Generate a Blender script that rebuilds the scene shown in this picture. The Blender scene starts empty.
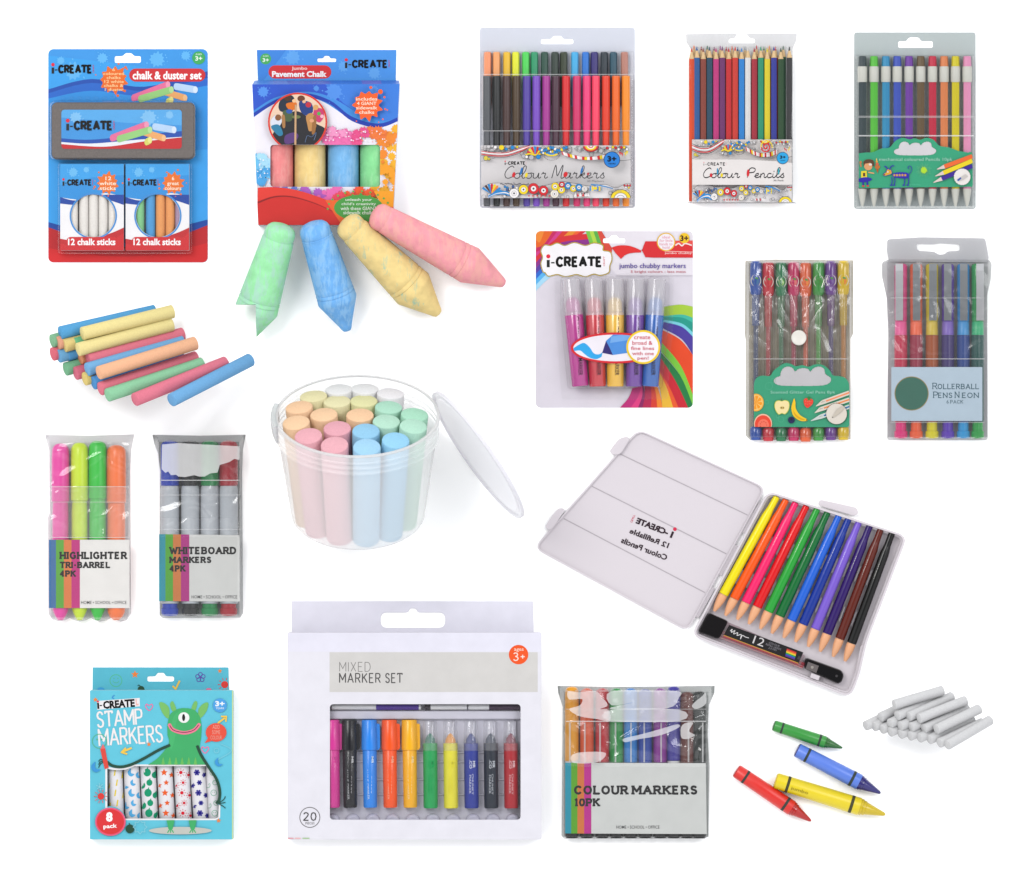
import bpy, bmesh, math, random
from mathutils import Vector, Matrix, noise
from mathutils.geometry import delaunay_2d_cdt
SC = bpy.context.scene
COL = SC.collection
S = .001                      # one unit of the plan below is a millimetre
CX, CY = 512, 442
E = 1.64                      # how brightly the lamps light a flat sheet (base colour = seen colour / E)
R = math.radians
DZ = .02

# ---------------------------------------------------------------- materials
MC = {}
def lin(h, e=None):
    h = h.lstrip('#')
    if len(h) == 3: h = ''.join(c*2 for c in h)
    o = []
    for i in (0, 2, 4):
        v = int(h[i:i+2], 16)/255
        v = v/12.92 if v <= .04045 else ((v+.055)/1.055)**2.4
        o.append(min(.9, v/(e or E)))
    return (*o, 1)
def newmat(n):
    m = bpy.data.materials.new(n); m.use_nodes = True
    nt = m.node_tree; nt.nodes.clear()
    out = nt.nodes.new('ShaderNodeOutputMaterial')
    return m, nt, out
def M(h, kind='print', **k):
    """procedural solid material; kind sets gloss and grain"""
    key = (h, kind, tuple(sorted(k.items())))
    if key in MC: return MC[key]
    P = dict(print=(.45, .25, .03, 60, 0, 0), paper=(.7, .2, .03, 90, 0, 0), plastic=(.28, .3, .03, 40, 0, 0),
             chalk=(.95, .1, .05, 700, .4, 650), bigchalk=(.95, .1, .10, 110, .15, 700), felt=(1, .05, .12, 700, .4, 900),
             wax=(.38, .35, .05, 120, .08, 300), metal=(.3, .5, .02, 60, 0, 0), wood=(.6, .2, .12, 300, 0, 0),
             ink=(.6, .1, 0, 60, 0, 0))[kind]
    m, nt, out = newmat(kind+'_'+h.strip('#'))
    N, L = nt.nodes, nt.links
    p = N.new('ShaderNodeBsdfPrincipled')
    p.inputs['Roughness'].default_value = k.get('rough', P[0])
    p.inputs['Specular IOR Level'].default_value = k.get('spec', P[1])
    if kind == 'metal': p.inputs['Metallic'].default_value = 1
    c = lin(h, 1 if kind == 'metal' else None)
    L.new(p.outputs[0], out.inputs[0])
    tc = N.new('ShaderNodeTexCoord')
    if P[2] > 0:
        nz = N.new('ShaderNodeTexNoise'); nz.inputs['Scale'].default_value = P[3]; nz.inputs['Detail'].default_value = 4
        L.new(tc.outputs['Object'], nz.inputs['Vector'])
        mr = N.new('ShaderNodeMapRange'); mr.inputs[1].default_value = .3; mr.inputs[2].default_value = .7
        mr.inputs[3].default_value = 1-P[2]; mr.inputs[4].default_value = 1+P[2]
        L.new(nz.outputs[0], mr.inputs[0])
        mx = N.new('ShaderNodeVectorMath'); mx.operation = 'SCALE'
        mx.inputs[0].default_value = c[:3]
        L.new(mr.outputs[0], mx.inputs['Scale'])
        last = mx.outputs[0]
        if k.get('smear'):                      # streaks of another colour rubbed on the chalk
            n2 = N.new('ShaderNodeTexNoise'); n2.inputs['Scale'].default_value = 95; n2.inputs['Detail'].default_value = 8
            n2.inputs['Roughness'].default_value = .75
            mp = N.new('ShaderNodeMapping'); mp.inputs['Scale'].default_value = k.get('stretch', (1, .4, 1)); mp.inputs['Rotation'].default_value = (0, 0, k.get('rotz', 0))
            L.new(tc.outputs['Object'], mp.inputs[0]); L.new(mp.outputs[0], n2.inputs['Vector'])
            r2 = N.new('ShaderNodeMapRange'); r2.inputs[1].default_value = k.get('lo', .52); r2.inputs[2].default_value = k.get('lo', .52)+.1
            r2.inputs[3].default_value = 0; r2.inputs[4].default_value = k.get('amt', .8)
            L.new(n2.outputs[0], r2.inputs[0])
            mi = N.new('ShaderNodeMix'); mi.data_type = 'RGBA'
            L.new(r2.outputs[0], mi.inputs[0]); L.new(last, mi.inputs[6]); mi.inputs[7].default_value = lin(k['smear'])
            last = mi.outputs[2]
        L.new(last, p.inputs['Base Color'])
    else: p.inputs['Base Color'].default_value = c
    if P[4] > 0:
        bz = N.new('ShaderNodeTexNoise'); bz.inputs['Scale'].default_value = P[5]; bz.inputs['Detail'].default_value = 5
        L.new(tc.outputs['Object'], bz.inputs['Vector'])
        bu = N.new('ShaderNodeBump'); bu.inputs['Strength'].default_value = P[4]; bu.inputs['Distance'].default_value = .0006
        L.new(bz.outputs[0], bu.inputs['Height']); L.new(bu.outputs[0], p.inputs['Normal'])
    MC[key] = m
    return m
def clear(tint='#ffffff', milk=.0, gloss=1.45, rough=.08, milkcol='#ffffff', bump=0, bscale=30, transl=.2, e=None):
    """thin clear or frosted plastic film"""
    key = ('clear', tint, milk, gloss, rough, milkcol, bump, bscale, transl, e)
    if key in MC: return MC[key]
    m, nt, out = newmat('clear_film' if milk < .2 else 'frosted_plastic')
    N, L = nt.nodes, nt.links
    t = N.new('ShaderNodeBsdfTransparent'); t.inputs[0].default_value = lin(tint, 1.0) if tint != '#ffffff' else (1, 1, 1, 1)
    d = N.new('ShaderNodeBsdfDiffuse'); d.inputs[0].default_value = lin(milkcol, e)
    tl = N.new('ShaderNodeBsdfTranslucent'); tl.inputs[0].default_value = lin(milkcol, e)
    dd = N.new('ShaderNodeMixShader'); dd.inputs[0].default_value = transl
    L.new(d.outputs[0], dd.inputs[1]); L.new(tl.outputs[0], dd.inputs[2])
    mx = N.new('ShaderNodeMixShader'); mx.inputs[0].default_value = milk
    L.new(t.outputs[0], mx.inputs[1]); L.new(dd.outputs[0], mx.inputs[2])
    g = N.new('ShaderNodeBsdfGlossy'); g.inputs['Roughness'].default_value = rough
    f = N.new('ShaderNodeFresnel'); ge = N.new('ShaderNodeNewGeometry'); mr = N.new('ShaderNodeMapRange')
    mr.inputs[3].default_value = gloss; mr.inputs[4].default_value = 1/gloss     # both sides of the film reflect alike
    L.new(ge.outputs['Backfacing'], mr.inputs[0]); L.new(mr.outputs[0], f.inputs[0])
    m2 = N.new('ShaderNodeMixShader')
    L.new(f.outputs[0], m2.inputs[0]); L.new(mx.outputs[0], m2.inputs[1]); L.new(g.outputs[0], m2.inputs[2])
    if bump:
        tc = N.new('ShaderNodeTexCoord'); bz = N.new('ShaderNodeTexNoise'); bz.inputs['Scale'].default_value = bscale; bz.inputs['Detail'].default_value = 3
        bz.inputs['Distortion'].default_value = 1.0
        L.new(tc.outputs['Object'], bz.inputs['Vector'])
        bu = N.new('ShaderNodeBump'); bu.inputs['Strength'].default_value = bump; bu.inputs['Distance'].default_value = .004
        L.new(bz.outputs[0], bu.inputs['Height']); L.new(bu.outputs[0], g.inputs['Normal']); L.new(bu.outputs[0], f.inputs['Normal'])
    L.new(m2.outputs[0], out.inputs[0])
    MC[key] = m
    return m

# ---------------------------------------------------------------- objects
def tag(o, label=None, cat=None, group=None, kind=None):
    if label: o['label'] = label
    if cat: o['category'] = cat
    if group: o['group'] = group
    if kind: o['kind'] = kind
    return o
def W(x, y, z): return Vector(((x-CX)*S, (CY-y)*S, z*S))
def thing(name, label, cat, at, group=None):
    o = bpy.data.objects.new(name, None); COL.objects.link(o)
    o.location = W(*at); o.empty_display_size = .01
    return tag(o, label, cat, group)
class B:
    def __init__(s): s.v = []; s.f = []; s.mi = []; s.sm = []; s.m = []
    def add(s, vs, fs, mat, smooth=False):
        if mat not in s.m: s.m.append(mat)
        i = s.m.index(mat); n = len(s.v)
        s.v += [tuple(v) for v in vs]
        for f in fs: s.f.append([n+q for q in f]); s.mi.append(i); s.sm.append(smooth)
    def build(s, name, parent=None, recalc=True):
        if parent is not None: loc = parent.location.copy()
        else:
            xs = [v[0] for v in s.v]; ys = [v[1] for v in s.v]; zs = [v[2] for v in s.v]
            loc = W((min(xs)+max(xs))/2, (min(ys)+max(ys))/2, min(zs))
        me = bpy.data.meshes.new(name)
        me.from_pydata([W(*v)-loc for v in s.v], [], s.f)
        for m in s.m: me.materials.append(m)
        me.polygons.foreach_set('material_index', s.mi); me.polygons.foreach_set('use_smooth', s.sm)
        if recalc:
            bm = bmesh.new(); bm.from_mesh(me); bmesh.ops.recalc_face_normals(bm, faces=bm.faces); bm.to_mesh(me); bm.free()
        me.update()
        if any(s.sm): me.set_sharp_from_angle(angle=R(38))
        o = bpy.data.objects.new(name, me); COL.objects.link(o)
        if parent is not None: o.parent = parent
        else: o.location = loc
        return o

class F:                       # a plan sheet: its corner and its scale
    def __init__(s, x, y, k): s.x = x; s.y = y; s.k = k
    def p(s, q): return (s.x+q[0]/s.k, s.y+q[1]/s.k)

def area(p): return sum(p[i-1][0]*p[i][1]-p[i][0]*p[i-1][1] for i in range(len(p)))/2
def inside(q, p):
    x, y = q; c = False; j = p[-1]
    for i in p:
        if (i[1] > y) != (j[1] > y) and x < (j[0]-i[0])*(y-i[1])/(j[1]-i[1])+i[0]: c = not c
        j = i
    return c
def region(polys, clip=None, holes=()):
    """triangulated union of polygons, kept inside clip and outside the holes"""
    vs, ed = [], []
    al = [*polys] + ([clip] if clip else []) + [*holes]
    for p in al:
        n = len(vs); m = len(p); vs += [Vector(q) for q in p]; ed += [(n+i, n+(i+1) % m) for i in range(m)]
    v, e, f, _, _, _ = delaunay_2d_cdt(vs, ed, [], 0, 1e-5, False)
    bb = [(min(q[0] for q in p), min(q[1] for q in p), max(q[0] for q in p), max(q[1] for q in p), p) for p in polys]
    keep = []
    for t in f:
        x = (v[t[0]][0]+v[t[1]][0]+v[t[2]][0])/3; y = (v[t[0]][1]+v[t[1]][1]+v[t[2]][1])/3
        if not any(a <= x <= c and b <= y <= d and inside((x, y), p) for a, b, c, d, p in bb): continue
        if clip and not inside((x, y), clip): continue
        if any(inside((x, y), h) for h in holes): continue
        keep.append(t)
    return v, keep
def cr(pts, closed=False, n=6):
    """smooth curve through points"""
    P = [Vector(p) for p in pts]; out = []; L = len(P)
    for i in range(L if closed else L-1):
        if closed: a, b, c, d = P[i-1], P[i], P[(i+1) % L], P[(i+2) % L]
        else: a, b, c, d = P[max(i-1, 0)], P[i], P[i+1], P[min(i+2, L-1)]
        for j in range(n):
            t = j/n
            out.append(.5*((2*b)+(c-a)*t+(2*a-5*b+4*c-d)*t*t+(3*b-a-3*c+d)*t**3))
    if not closed: out.append(P[-1])
    return [tuple(p) for p in out]
def ell(cx, cy, rx, ry=None, n=28, rot=0, a0=0, a1=360):
    ry = rx if ry is None else ry; c, s = math.cos(R(rot)), math.sin(R(rot)); o = []
    m = n if a1-a0 == 360 else n+1
    for i in range(m):
        a = R(a0+(a1-a0)*i/n); x = rx*math.cos(a); y = ry*math.sin(a)
        o.append((cx+x*c-y*s, cy+x*s+y*c))
    return o
def rr(x0, y0, x1, y1, r=0, n=5):
    if r <= 0: return [(x0, y0), (x1, y0), (x1, y1), (x0, y1)]
    o = []
    for cx, cy, a in ((x1-r, y0+r, -90), (x1-r, y1-r, 0), (x0+r, y1-r, 90), (x0+r, y0+r, 180)):
        for i in range(n+1):
            t = R(a+90*i/n); o.append((cx+r*math.cos(t), cy+r*math.sin(t)))
    return o
def rpoly(pts, r, n=4):
    """polygon with rounded corners"""
    o = []; L = len(pts)
    for i in range(L):
        a, b, c = Vector(pts[i-1]), Vector(pts[i]), Vector(pts[(i+1) % L])
        q = min(r, (a-b).length*.45, (c-b).length*.45)
        p0 = b+(a-b).normalized()*q; p1 = b+(c-b).normalized()*q
        for j in range(n+1):
            t = j/n; o.append(tuple((1-t)**2*p0+2*t*(1-t)*b+t*t*p1))
    return o
def hang(cx, cy, w, h):
    """euro slot"""
    a = w/2; q = h/2
    return rpoly([(cx-a, cy-q*.2), (cx-a*.38, cy-q*.2), (cx-a*.25, cy-q), (cx+a*.25, cy-q), (cx+a*.38, cy-q*.2), (cx+a, cy-q*.2), (cx+a, cy+q), (cx-a, cy+q)], h*.25)
def star(cx, cy, r, k=.45, n=5, rot=-90): return [(cx+(r if i % 2 == 0 else r*k)*math.cos(R(rot+180*i/n)), cy+(r if i % 2 == 0 else r*k)*math.sin(R(rot+180*i/n))) for i in range(2*n)]
def splat(cx, cy, r, seed=1, n=22):
    rnd = random.Random(seed); p = []
    for i in range(n):
        a = 2*math.pi*i/n; q = r*(rnd.uniform(1.05, 1.3) if i % 2 else rnd.uniform(.85, .93))
        p.append((cx+q*math.cos(a), cy+q*math.sin(a)))
    return [cr(p, True, 4)] + [ell(cx+r*d*math.cos(a), cy+r*d*math.sin(a), r*s, n=8) for a, d, s in [(rnd.uniform(0, 6.3), rnd.uniform(1.3, 1.6), rnd.uniform(.04, .12)) for _ in range(7)]]
def stroke(pts, w, closed=False, w1=None):
    """a line of some width, as a list of polygons"""
    P = [Vector(p) for p in pts]; o = []
    if closed: P.append(P[0])
    L = len(P)-1
    for i in range(L):
        a, b = P[i], P[i+1]
        d = b-a
        if d.length < 1e-6: continue
        wa = w if w1 is None else w+(w1-w)*i/L; wb = w if w1 is None else w+(w1-w)*(i+1)/L
        n = Vector((-d.y, d.x)).normalized()
        o.append([tuple(a+n*wa/2), tuple(b+n*wb/2), tuple(b-n*wb/2), tuple(a-n*wa/2)])
        if i > 0 or closed: o.append(ell(a.x, a.y, wa*.5, n=8))
    return o

# ---------------------------------------------------------------- lettering
GL = {
'A': (.8, [[(0, 0), (.4, 1), (.8, 0)], [(.16, .34), (.64, .34)]], [(0, 0), (.8, 0)]),
'B': (.66, [[(0, 0), (0, 1), (.4, 1), (.56, .94), (.6, .77), (.55, .6), (.4, .53), (0, .53)], [(.4, .53), (.6, .46), (.66, .27), (.6, .06), (.4, 0), (0, 0)]], [(0, 0), (0, 1)]),
'C': (.72, [[(.7, .78), (.58, .94), (.4, 1), (.2, .93), (.05, .75), (0, .5), (.05, .25), (.2, .07), (.4, 0), (.58, .06), (.7, .22)]], []),
'D': (.72, [[(0, 0), (0, 1), (.35, 1), (.55, .92), (.68, .73), (.72, .5), (.68, .27), (.55, .08), (.35, 0), (0, 0)]], [(0, 0), (0, 1)]),
'E': (.58, [[(.56, 1), (0, 1), (0, 0), (.58, 0)], [(0, .52), (.46, .52)]], [(0, 0), (0, 1)]),
'F': (.56, [[(.56, 1), (0, 1), (0, 0)], [(0, .52), (.46, .52)]], [(0, 0), (0, 1)]),
'G': (.74, [[(.7, .78), (.58, .94), (.4, 1), (.2, .93), (.05, .75), (0, .5), (.05, .25), (.2, .07), (.4, 0), (.58, .04), (.72, .16), (.72, .46), (.45, .46)]], []),
'H': (.7, [[(0, 0), (0, 1)], [(.7, 0), (.7, 1)], [(0, .5), (.7, .5)]], [(0, 0), (0, 1), (.7, 0), (.7, 1)]),
'I': (.02, [[(0, 0), (0, 1)]], [(0, 0), (0, 1)]),
'K': (.68, [[(0, 0), (0, 1)], [(.64, 1), (0, .42)], [(.22, .6), (.68, 0)]], [(0, 0), (0, 1), (.68, 0), (.62, 1)]),
'L': (.55, [[(0, 1), (0, 0), (.55, 0), (.55, .12)]], [(0, 0), (0, 1)]),
'M': (.86, [[(0, 0), (0, 1), (.43, .3), (.86, 1), (.86, 0)]], [(0, 0), (0, 1), (.86, 0), (.86, 1)]),
'N': (.74, [[(0, 0), (0, 1), (.74, 0), (.74, 1)]], [(0, 0), (0, 1), (.74, 1)]),
'O': (.8, [[(.4, 1), (.2, .93), (.05, .75), (0, .5), (.05, .25), (.2, .07), (.4, 0), (.6, .07), (.75, .25), (.8, .5), (.75, .75), (.6, .93), (.4, 1)]], []),
'P': (.62, [[(0, 0), (0, 1), (.4, 1), (.57, .93), (.62, .73), (.57, .52), (.4, .45), (0, .45)]], [(0, 0), (0, 1)]),
'R': (.66, [[(0, 0), (0, 1), (.4, 1), (.57, .93), (.62, .75), (.57, .56), (.4, .49), (0, .49)], [(.32, .49), (.66, 0)]], [(0, 0), (0, 1), (.66, 0)]),
'S': (.6, [[(.56, .8), (.46, .95), (.3, 1), (.12, .95), (.03, .78), (.1, .6), (.3, .52), (.5, .43), (.58, .25), (.5, .06), (.3, 0), (.12, .05), (.02, .2)]], []),
'T': (.7, [[(0, .86), (0, 1), (.7, 1), (.7, .86)], [(.35, 1), (.35, 0)]], [(.35, 0)]),
'U': (.7, [[(0, 1), (0, .3), (.08, .1), (.25, 0), (.45, 0), (.62, .1), (.7, .3), (.7, 1)]], [(0, 1), (.7, 1)]),
'W': (1.05, [[(0, 1), (.26, 0), (.52, .8), (.78, 0), (1.05, 1)]], [(0, 1), (1.05, 1)]),
'X': (.66, [[(0, 0), (.66, 1)], [(0, 1), (.66, 0)]], []),
'0': (.6, [[(.3, 1), (.1, .9), (0, .5), (.1, .1), (.3, 0), (.5, .1), (.6, .5), (.5, .9), (.3, 1)]], []),
'1': (.3, [[(0, .8), (.2, 1), (.2, 0)]], [(.2, 0)]),
'2': (.58, [[(.02, .78), (.12, .95), (.3, 1), (.5, .92), (.55, .72), (.42, .48), (0, 0), (.58, 0)]], []),
'3': (.56, [[(.02, .88), (.2, 1), (.42, .95), (.5, .76), (.4, .58), (.2, .53)], [(.3, .53), (.5, .42), (.56, .25), (.44, .05), (.2, 0), (0, .14)]], []),
'4': (.62, [[(.45, 0), (.45, 1), (0, .3), (.62, .3)]], [(.45, 0)]),
'8': (.56, [[(.28, 1), (.1, .94), (.04, .77), (.1, .6), (.28, .53), (.46, .6), (.52, .77), (.46, .94), (.28, 1)], [(.28, .53), (.06, .44), (0, .25), (.08, .06), (.28, 0), (.48, .06), (.56, .25), (.5, .44), (.28, .53)]], []),
'-': (.3, [[(0, .45), (.3, .45)]], []), '+': (.5, [[(0, .5), (.5, .5)], [(.25, .25), (.25, .75)]], []),
' ': (.35, [], []),
}
HW = {
'C': (.6, [[(.55, .85), (.4, 1), (.15, .8), (0, .4), (.08, .08), (.3, 0), (.6, .18)]]),
'o': (.42, [[(.3, .42), (.1, .38), (0, .18), (.1, 0), (.28, .02), (.36, .2), (.28, .43), (.5, .36)]]),
'l': (.26, [[(-.05, .12), (.2, .6), (.22, .95), (.1, 1), (.03, .7), (.05, .1), (.16, 0), (.3, .12)]]),
'u': (.48, [[(0, .42), (.0, .1), (.1, 0), (.25, .08), (.34, .42), (.34, .1), (.42, 0), (.52, .12)]]),
'r': (.42, [[(0, .3), (.1, .48), (.12, .38), (.26, .4), (.22, .1), (.32, 0), (.44, .12)]]),
'M': (.82, [[(0, 0), (.12, .95), (.2, .95), (.36, .2), (.6, 1), (.66, .9), (.62, .1), (.72, 0), (.85, .12)]]),
'a': (.5, [[(.35, .4), (.15, .43), (0, .2), (.1, 0), (.28, .1), (.37, .43), (.36, .1), (.44, 0), (.55, .12)]]),
'k': (.45, [[(-.05, .12), (.2, .6), (.2, .98), (.1, .95), (.05, .5), (.04, 0)], [(.05, .2), (.28, .45), (.28, .28), (.12, .22), (.34, 0), (.5, .12)]]),
'e': (.36, [[(-.05, .12), (.22, .26), (.22, .43), (.05, .35), (.04, .08), (.18, 0), (.4, .12)]]),
's': (.32, [[(0, .12), (.2, .45), (.2, .3), (.3, .12), (.2, 0), (.03, .06)]]),
'P': (.52, [[(0, 0), (.1, .95)], [(0, .75), (.2, 1), (.5, .9), (.45, .58), (.1, .5)]]),
'n': (.46, [[(0, .42), (.02, 0), (.05, .3), (.2, .45), (.3, .3), (.28, .1), (.38, 0), (.5, .12)]]),
'c': (.38, [[(.3, .38), (.12, .43), (0, .2), (.1, 0), (.25, .02), (.42, .12)]]),
'i': (.2, [[(0, .42), (0, .1), (.1, 0), (.24, .12)], [(.02, .6), (.05, .68)]]),
' ': (.3, []),
}
TC = {}
def textgeo(s, bold):
    k = (s, bold)
    if k not in TC:
        c = bpy.data.curves.new('t', 'FONT'); c.body = s; c.size = 1; c.offset = bold; c.resolution_u = 2; c.align_x = 'CENTER'; c.space_line = .95
        o = bpy.data.objects.new('t', c); COL.objects.link(o)
        dg = bpy.context.evaluated_depsgraph_get(); oe = o.evaluated_get(dg)
        me = oe.to_mesh(); vs = [tuple(v.co) for v in me.vertices]; fs = [list(p.vertices) for p in me.polygons]
        oe.to_mesh_clear(); bpy.data.objects.remove(o); bpy.data.curves.remove(c)
        TC[k] = (vs, fs)
    return TC[k]
def fit(s, x0, y0, x1, y1, bold=0, rot=0, mirror=False):
    vs, fs = textgeo(s, bold)
    if not vs: return [], []
    a, b = min(v[0] for v in vs), max(v[0] for v in vs); c, d = min(v[1] for v in vs), max(v[1] for v in vs)
    cx, cy = (x0+x1)/2, (y0+y1)/2; o = []; cs, sn = math.cos(R(rot)), math.sin(R(rot))
    for v in vs:
        u = ((v[0]-a)/(b-a)-.5)*(x1-x0)*(-1 if mirror else 1); w = (.5-(v[1]-c)/(d-c))*(y1-y0)
        o.append((cx+u*cs-w*sn, cy+u*sn+w*cs))
    return o, fs
def letters(s, x0, y0, x1, y1, w, serif=0, gap=.28, rot=0, hand=False, slant=0):
    """drawn lettering fitted to a box: a list of glyphs, each a list of polygons"""
    T = HW if hand else GL; tot = 0; pos = []
    for ch in s: pos.append(tot); tot += T[ch][0]+gap
    tot -= gap; h = y1-y0; kx = (x1-x0)/tot
    cs, sn = math.cos(R(rot)), math.sin(R(rot)); cx, cy = (x0+x1)/2, (y0+y1)/2
    def tr(q, off):
        u = x0+(off+q[0]+slant*q[1])*kx-cx; v = y1-q[1]*h-cy
        return (cx+u*cs-v*sn, cy+u*sn+v*cs)
    out = []
    for ch, off in zip(s, pos):
        g = T[ch]; ps = []
        for st in g[1]:
            pt = [tr(q, off) for q in st]
            if hand: pt = cr(pt, n=4)
            ps += stroke(pt, w)
        if serif and not hand:
            for q in g[2]:
                a = tr((q[0]-serif, q[1]), off); b = tr((q[0]+serif, q[1]), off)
                ps += stroke([a, b], w*.8)
        if ps: out.append(ps)
    return out

# ---------------------------------------------------------------- printed sheets
class G:
    """a sheet of card, paper or felt with what is printed on it, as ONE mesh"""
    def __init__(s, fr, z0, z1, out, holes=(), col='#ffffff', kind='print', edge=None):
        s.f = fr; s.b = B(); s.z = z1; s.clip = [fr.p(q) for q in out]; s.holes = [[fr.p(q) for q in h] for h in holes]; s.kind = kind
        sheet(s.b, s.clip, s.holes, z0, z1, M(col, kind), M(edge, kind) if edge else None)
    def put(s, polys, col, clip=True, kind=None, step=True):
        if polys and not isinstance(polys[0], list): polys = [polys]
        polys = [[s.f.p(q) for q in p] for p in polys]
        if step: s.z += DZ
        v, f = region(polys, s.clip if clip else None, s.holes if clip else ())
        s.b.add([(q[0], q[1], s.z) for q in v], f, M(col, kind or s.kind)); return s
    def text(s, t, x0, y0, x1, y1, col, bold=.012, rot=0, mirror=False):
        v, f = fit(t, x0, y0, x1, y1, bold, rot, mirror); s.z += DZ
        s.b.add([(*s.f.p(q), s.z) for q in v], f, M(col, 'ink')); return s
    def let(s, t, x0, y0, x1, y1, w, col, **k):
        s.z += DZ
        for i, g in enumerate(letters(t, x0, y0, x1, y1, w, **k)):
            if k.get('hand') : s.z += DZ*.2
            s.put(g, col, clip=False, kind='ink', step=False)
        return s
    def line(s, pts, w, col, smooth=True, closed=False, w1=None, **k):
        return s.put(stroke(cr(pts, closed) if smooth else pts, w, closed, w1), col, **k)
    def logo(s, x0, y0, x1, y1, side='#d8203c'):
        """the black i-CREATE wordmark with a red dot and small red side word"""
        w = x1-x0; h = y1-y0; t = h*.27
        s.put(rr(x0, y0+h*.36, x0+t*1.15, y1+t*.4), '#151515', clip=False)
        s.put(ell(x0+t*.6, y0+h*.0, t*.8, n=14), '#e2203c', clip=False)
        s.put(rr(x0+w*.075, y0+h*.58, x0+w*.135, y0+h*.72), '#151515', clip=False)
        s.let('CREATE', x0+w*.175, y0+t*.45, x0+w*.935, y1-t*.05, t, '#151515', gap=.34)
        s.text('CRAFT', x0+w*.985-h*.5, y0+h*.42, x0+w*.985+h*.5, y0+h*.58, side, .01, rot=-90)
        return s
    def done(s, name='printed_card', parent=None): return s.b.build(name, parent, recalc=False)
def sheet(b, out, holes, z0, z1, mat, edge=None):
    v, f = region([out], None, holes)
    b.add([(q[0], q[1], z1) for q in v], f, mat); b.add([(q[0], q[1], z0) for q in v], [t[::-1] for t in f], mat)
    for p in [out, *holes]:
        n = len(p)
        b.add([(x, y, z0) for x, y in p]+[(x, y, z1) for x, y in p], [[i, (i+1) % n, n+(i+1) % n, n+i] for i in range(n)], edge or mat)
def inset(p, d):
    o = []; n = len(p); sg = 1 if area(p) > 0 else -1
    for i in range(n):
        a, b, c = Vector(p[i-1]), Vector(p[i]), Vector(p[(i+1) % n])
        n1 = Vector((-(b-a).y, (b-a).x)).normalized(); n2 = Vector((-(c-b).y, (c-b).x)).normalized()
        m = (n1+n2); m = m.normalized() if m.length > 1e-6 else n1
        o.append(tuple(b+m*sg*d/max(.5, m.dot(n1))))
    return o
def dome(b, out, z0, z1, ins, mat, steps=4, bottom=True):
    """a pillow with rounded shoulders standing on an outline (blisters, pads, sleeves)"""
    rings = []
    for i in range(steps+1):
        t = i/steps*math.pi/2
        rings.append(([(x, y) for x, y in inset(out, ins*(1-math.cos(t)) if i else 0)], z0+(z1-z0)*math.sin(t)))
    vs = []; n = len(out)
    for p, z in rings: vs += [(x, y, z) for x, y in p]
    fs = [[k*n+i, k*n+(i+1) % n, (k+1)*n+(i+1) % n, (k+1)*n+i] for k in range(steps) for i in range(n)]
    b.add(vs, fs, mat, True)
    v, f = region([rings[-1][0]]); b.add([(q[0], q[1], z1) for q in v], f, mat)
    if bottom:
        v, f = region([out]); b.add([(q[0], q[1], z0) for q in v], f, mat)
def lathe(b, A, Bp, prof, mat, n=20, caps=True, smooth=True, phase=0):
    A = Vector(A); Bp = Vector(Bp); d = (Bp-A).normalized()
    u = d.cross(Vector((0, 0, 1))); u = u.normalized() if u.length > .05 else Vector((1, 0, 0)); w = d.cross(u).normalized()
    vs = []; fs = []
    for t, r in prof:
        c = A+d*t
        for i in range(n):
            a = 2*math.pi*(i+phase)/n; vs.append(c+(u*math.cos(a)+w*math.sin(a))*max(r, .001))
    for k in range(len(prof)-1):
        for i in range(n): fs.append([k*n+i, k*n+(i+1) % n, (k+1)*n+(i+1) % n, (k+1)*n+i])
    if caps:
        fs.append(list(range(n))[::-1]); fs.append([(len(prof)-1)*n+i for i in range(n)])
    b.add(vs, fs, mat, smooth)
def pen(fr, name, label, cat, group, A, Bq, segs, z=5, zB=None):
    """a pen, pencil or marker: an Empty and one turned mesh per part; seg = (part, [(distance, radius)...], material, sides)"""
    a = (*fr.p(A), z); b_ = (*fr.p(Bq), z if zB is None else zB)
    root = thing(name, label, cat, (a[0], a[1], 0), group)
    for sg in segs:
        b = B(); n = sg[3] if len(sg) > 3 else 18
        lathe(b, a, b_, [(t/fr.k, r/fr.k) for t, r in sg[1]], sg[2], n, smooth=n > 8, phase=.5 if n == 6 else 0)
        if len(sg) > 4: sg[4](b)
        b.build(sg[0], root)
    return root
def stick(A, Bq, r, mat, name, label, cat, group, bev=1.0, n=24):
    b = B(); L = (Vector(Bq)-Vector(A)).length
    lathe(b, A, Bq, [(0, r-bev), (bev*.4, r-bev*.3), (bev, r), (L-bev, r), (L-bev*.4, r-bev*.3), (L, r-bev)], mat, n)
    return tag(b.build(name), label, cat, group)
def cyltext(b, fr, t, x0, y0, x1, y1, col, cx, zc, r, rot=0, bold=.01, mat=None):
    """lettering printed round the top of an upright pen (axis x = cx)"""
    v, f = fit(t, x0, y0, x1, y1, bold, rot); o = []
    for q in v:
        dx = (q[0]-cx)/r
        o.append((*fr.p(q), zc+r/fr.k*math.sqrt(max(0, 1-min(.98, dx*dx)))+.12))
    b.add(o, f, mat or M(col, 'ink'))
def fan(b, p, z, c, mat):
    """a small mark lying on a curved surface: z is its height function, c its middle"""
    n = len(p); b.add([(*q, z(q)) for q in p]+[((q[0]+c[0])/2, (q[1]+c[1])/2, z(((q[0]+c[0])/2, (q[1]+c[1])/2))) for q in p]+[(*c, z(c))], [[i, (i+1) % n, n+(i+1) % n, n+i] for i in range(n)]+[[n+i, n+(i+1) % n, 2*n] for i in range(n)], mat)
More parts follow.
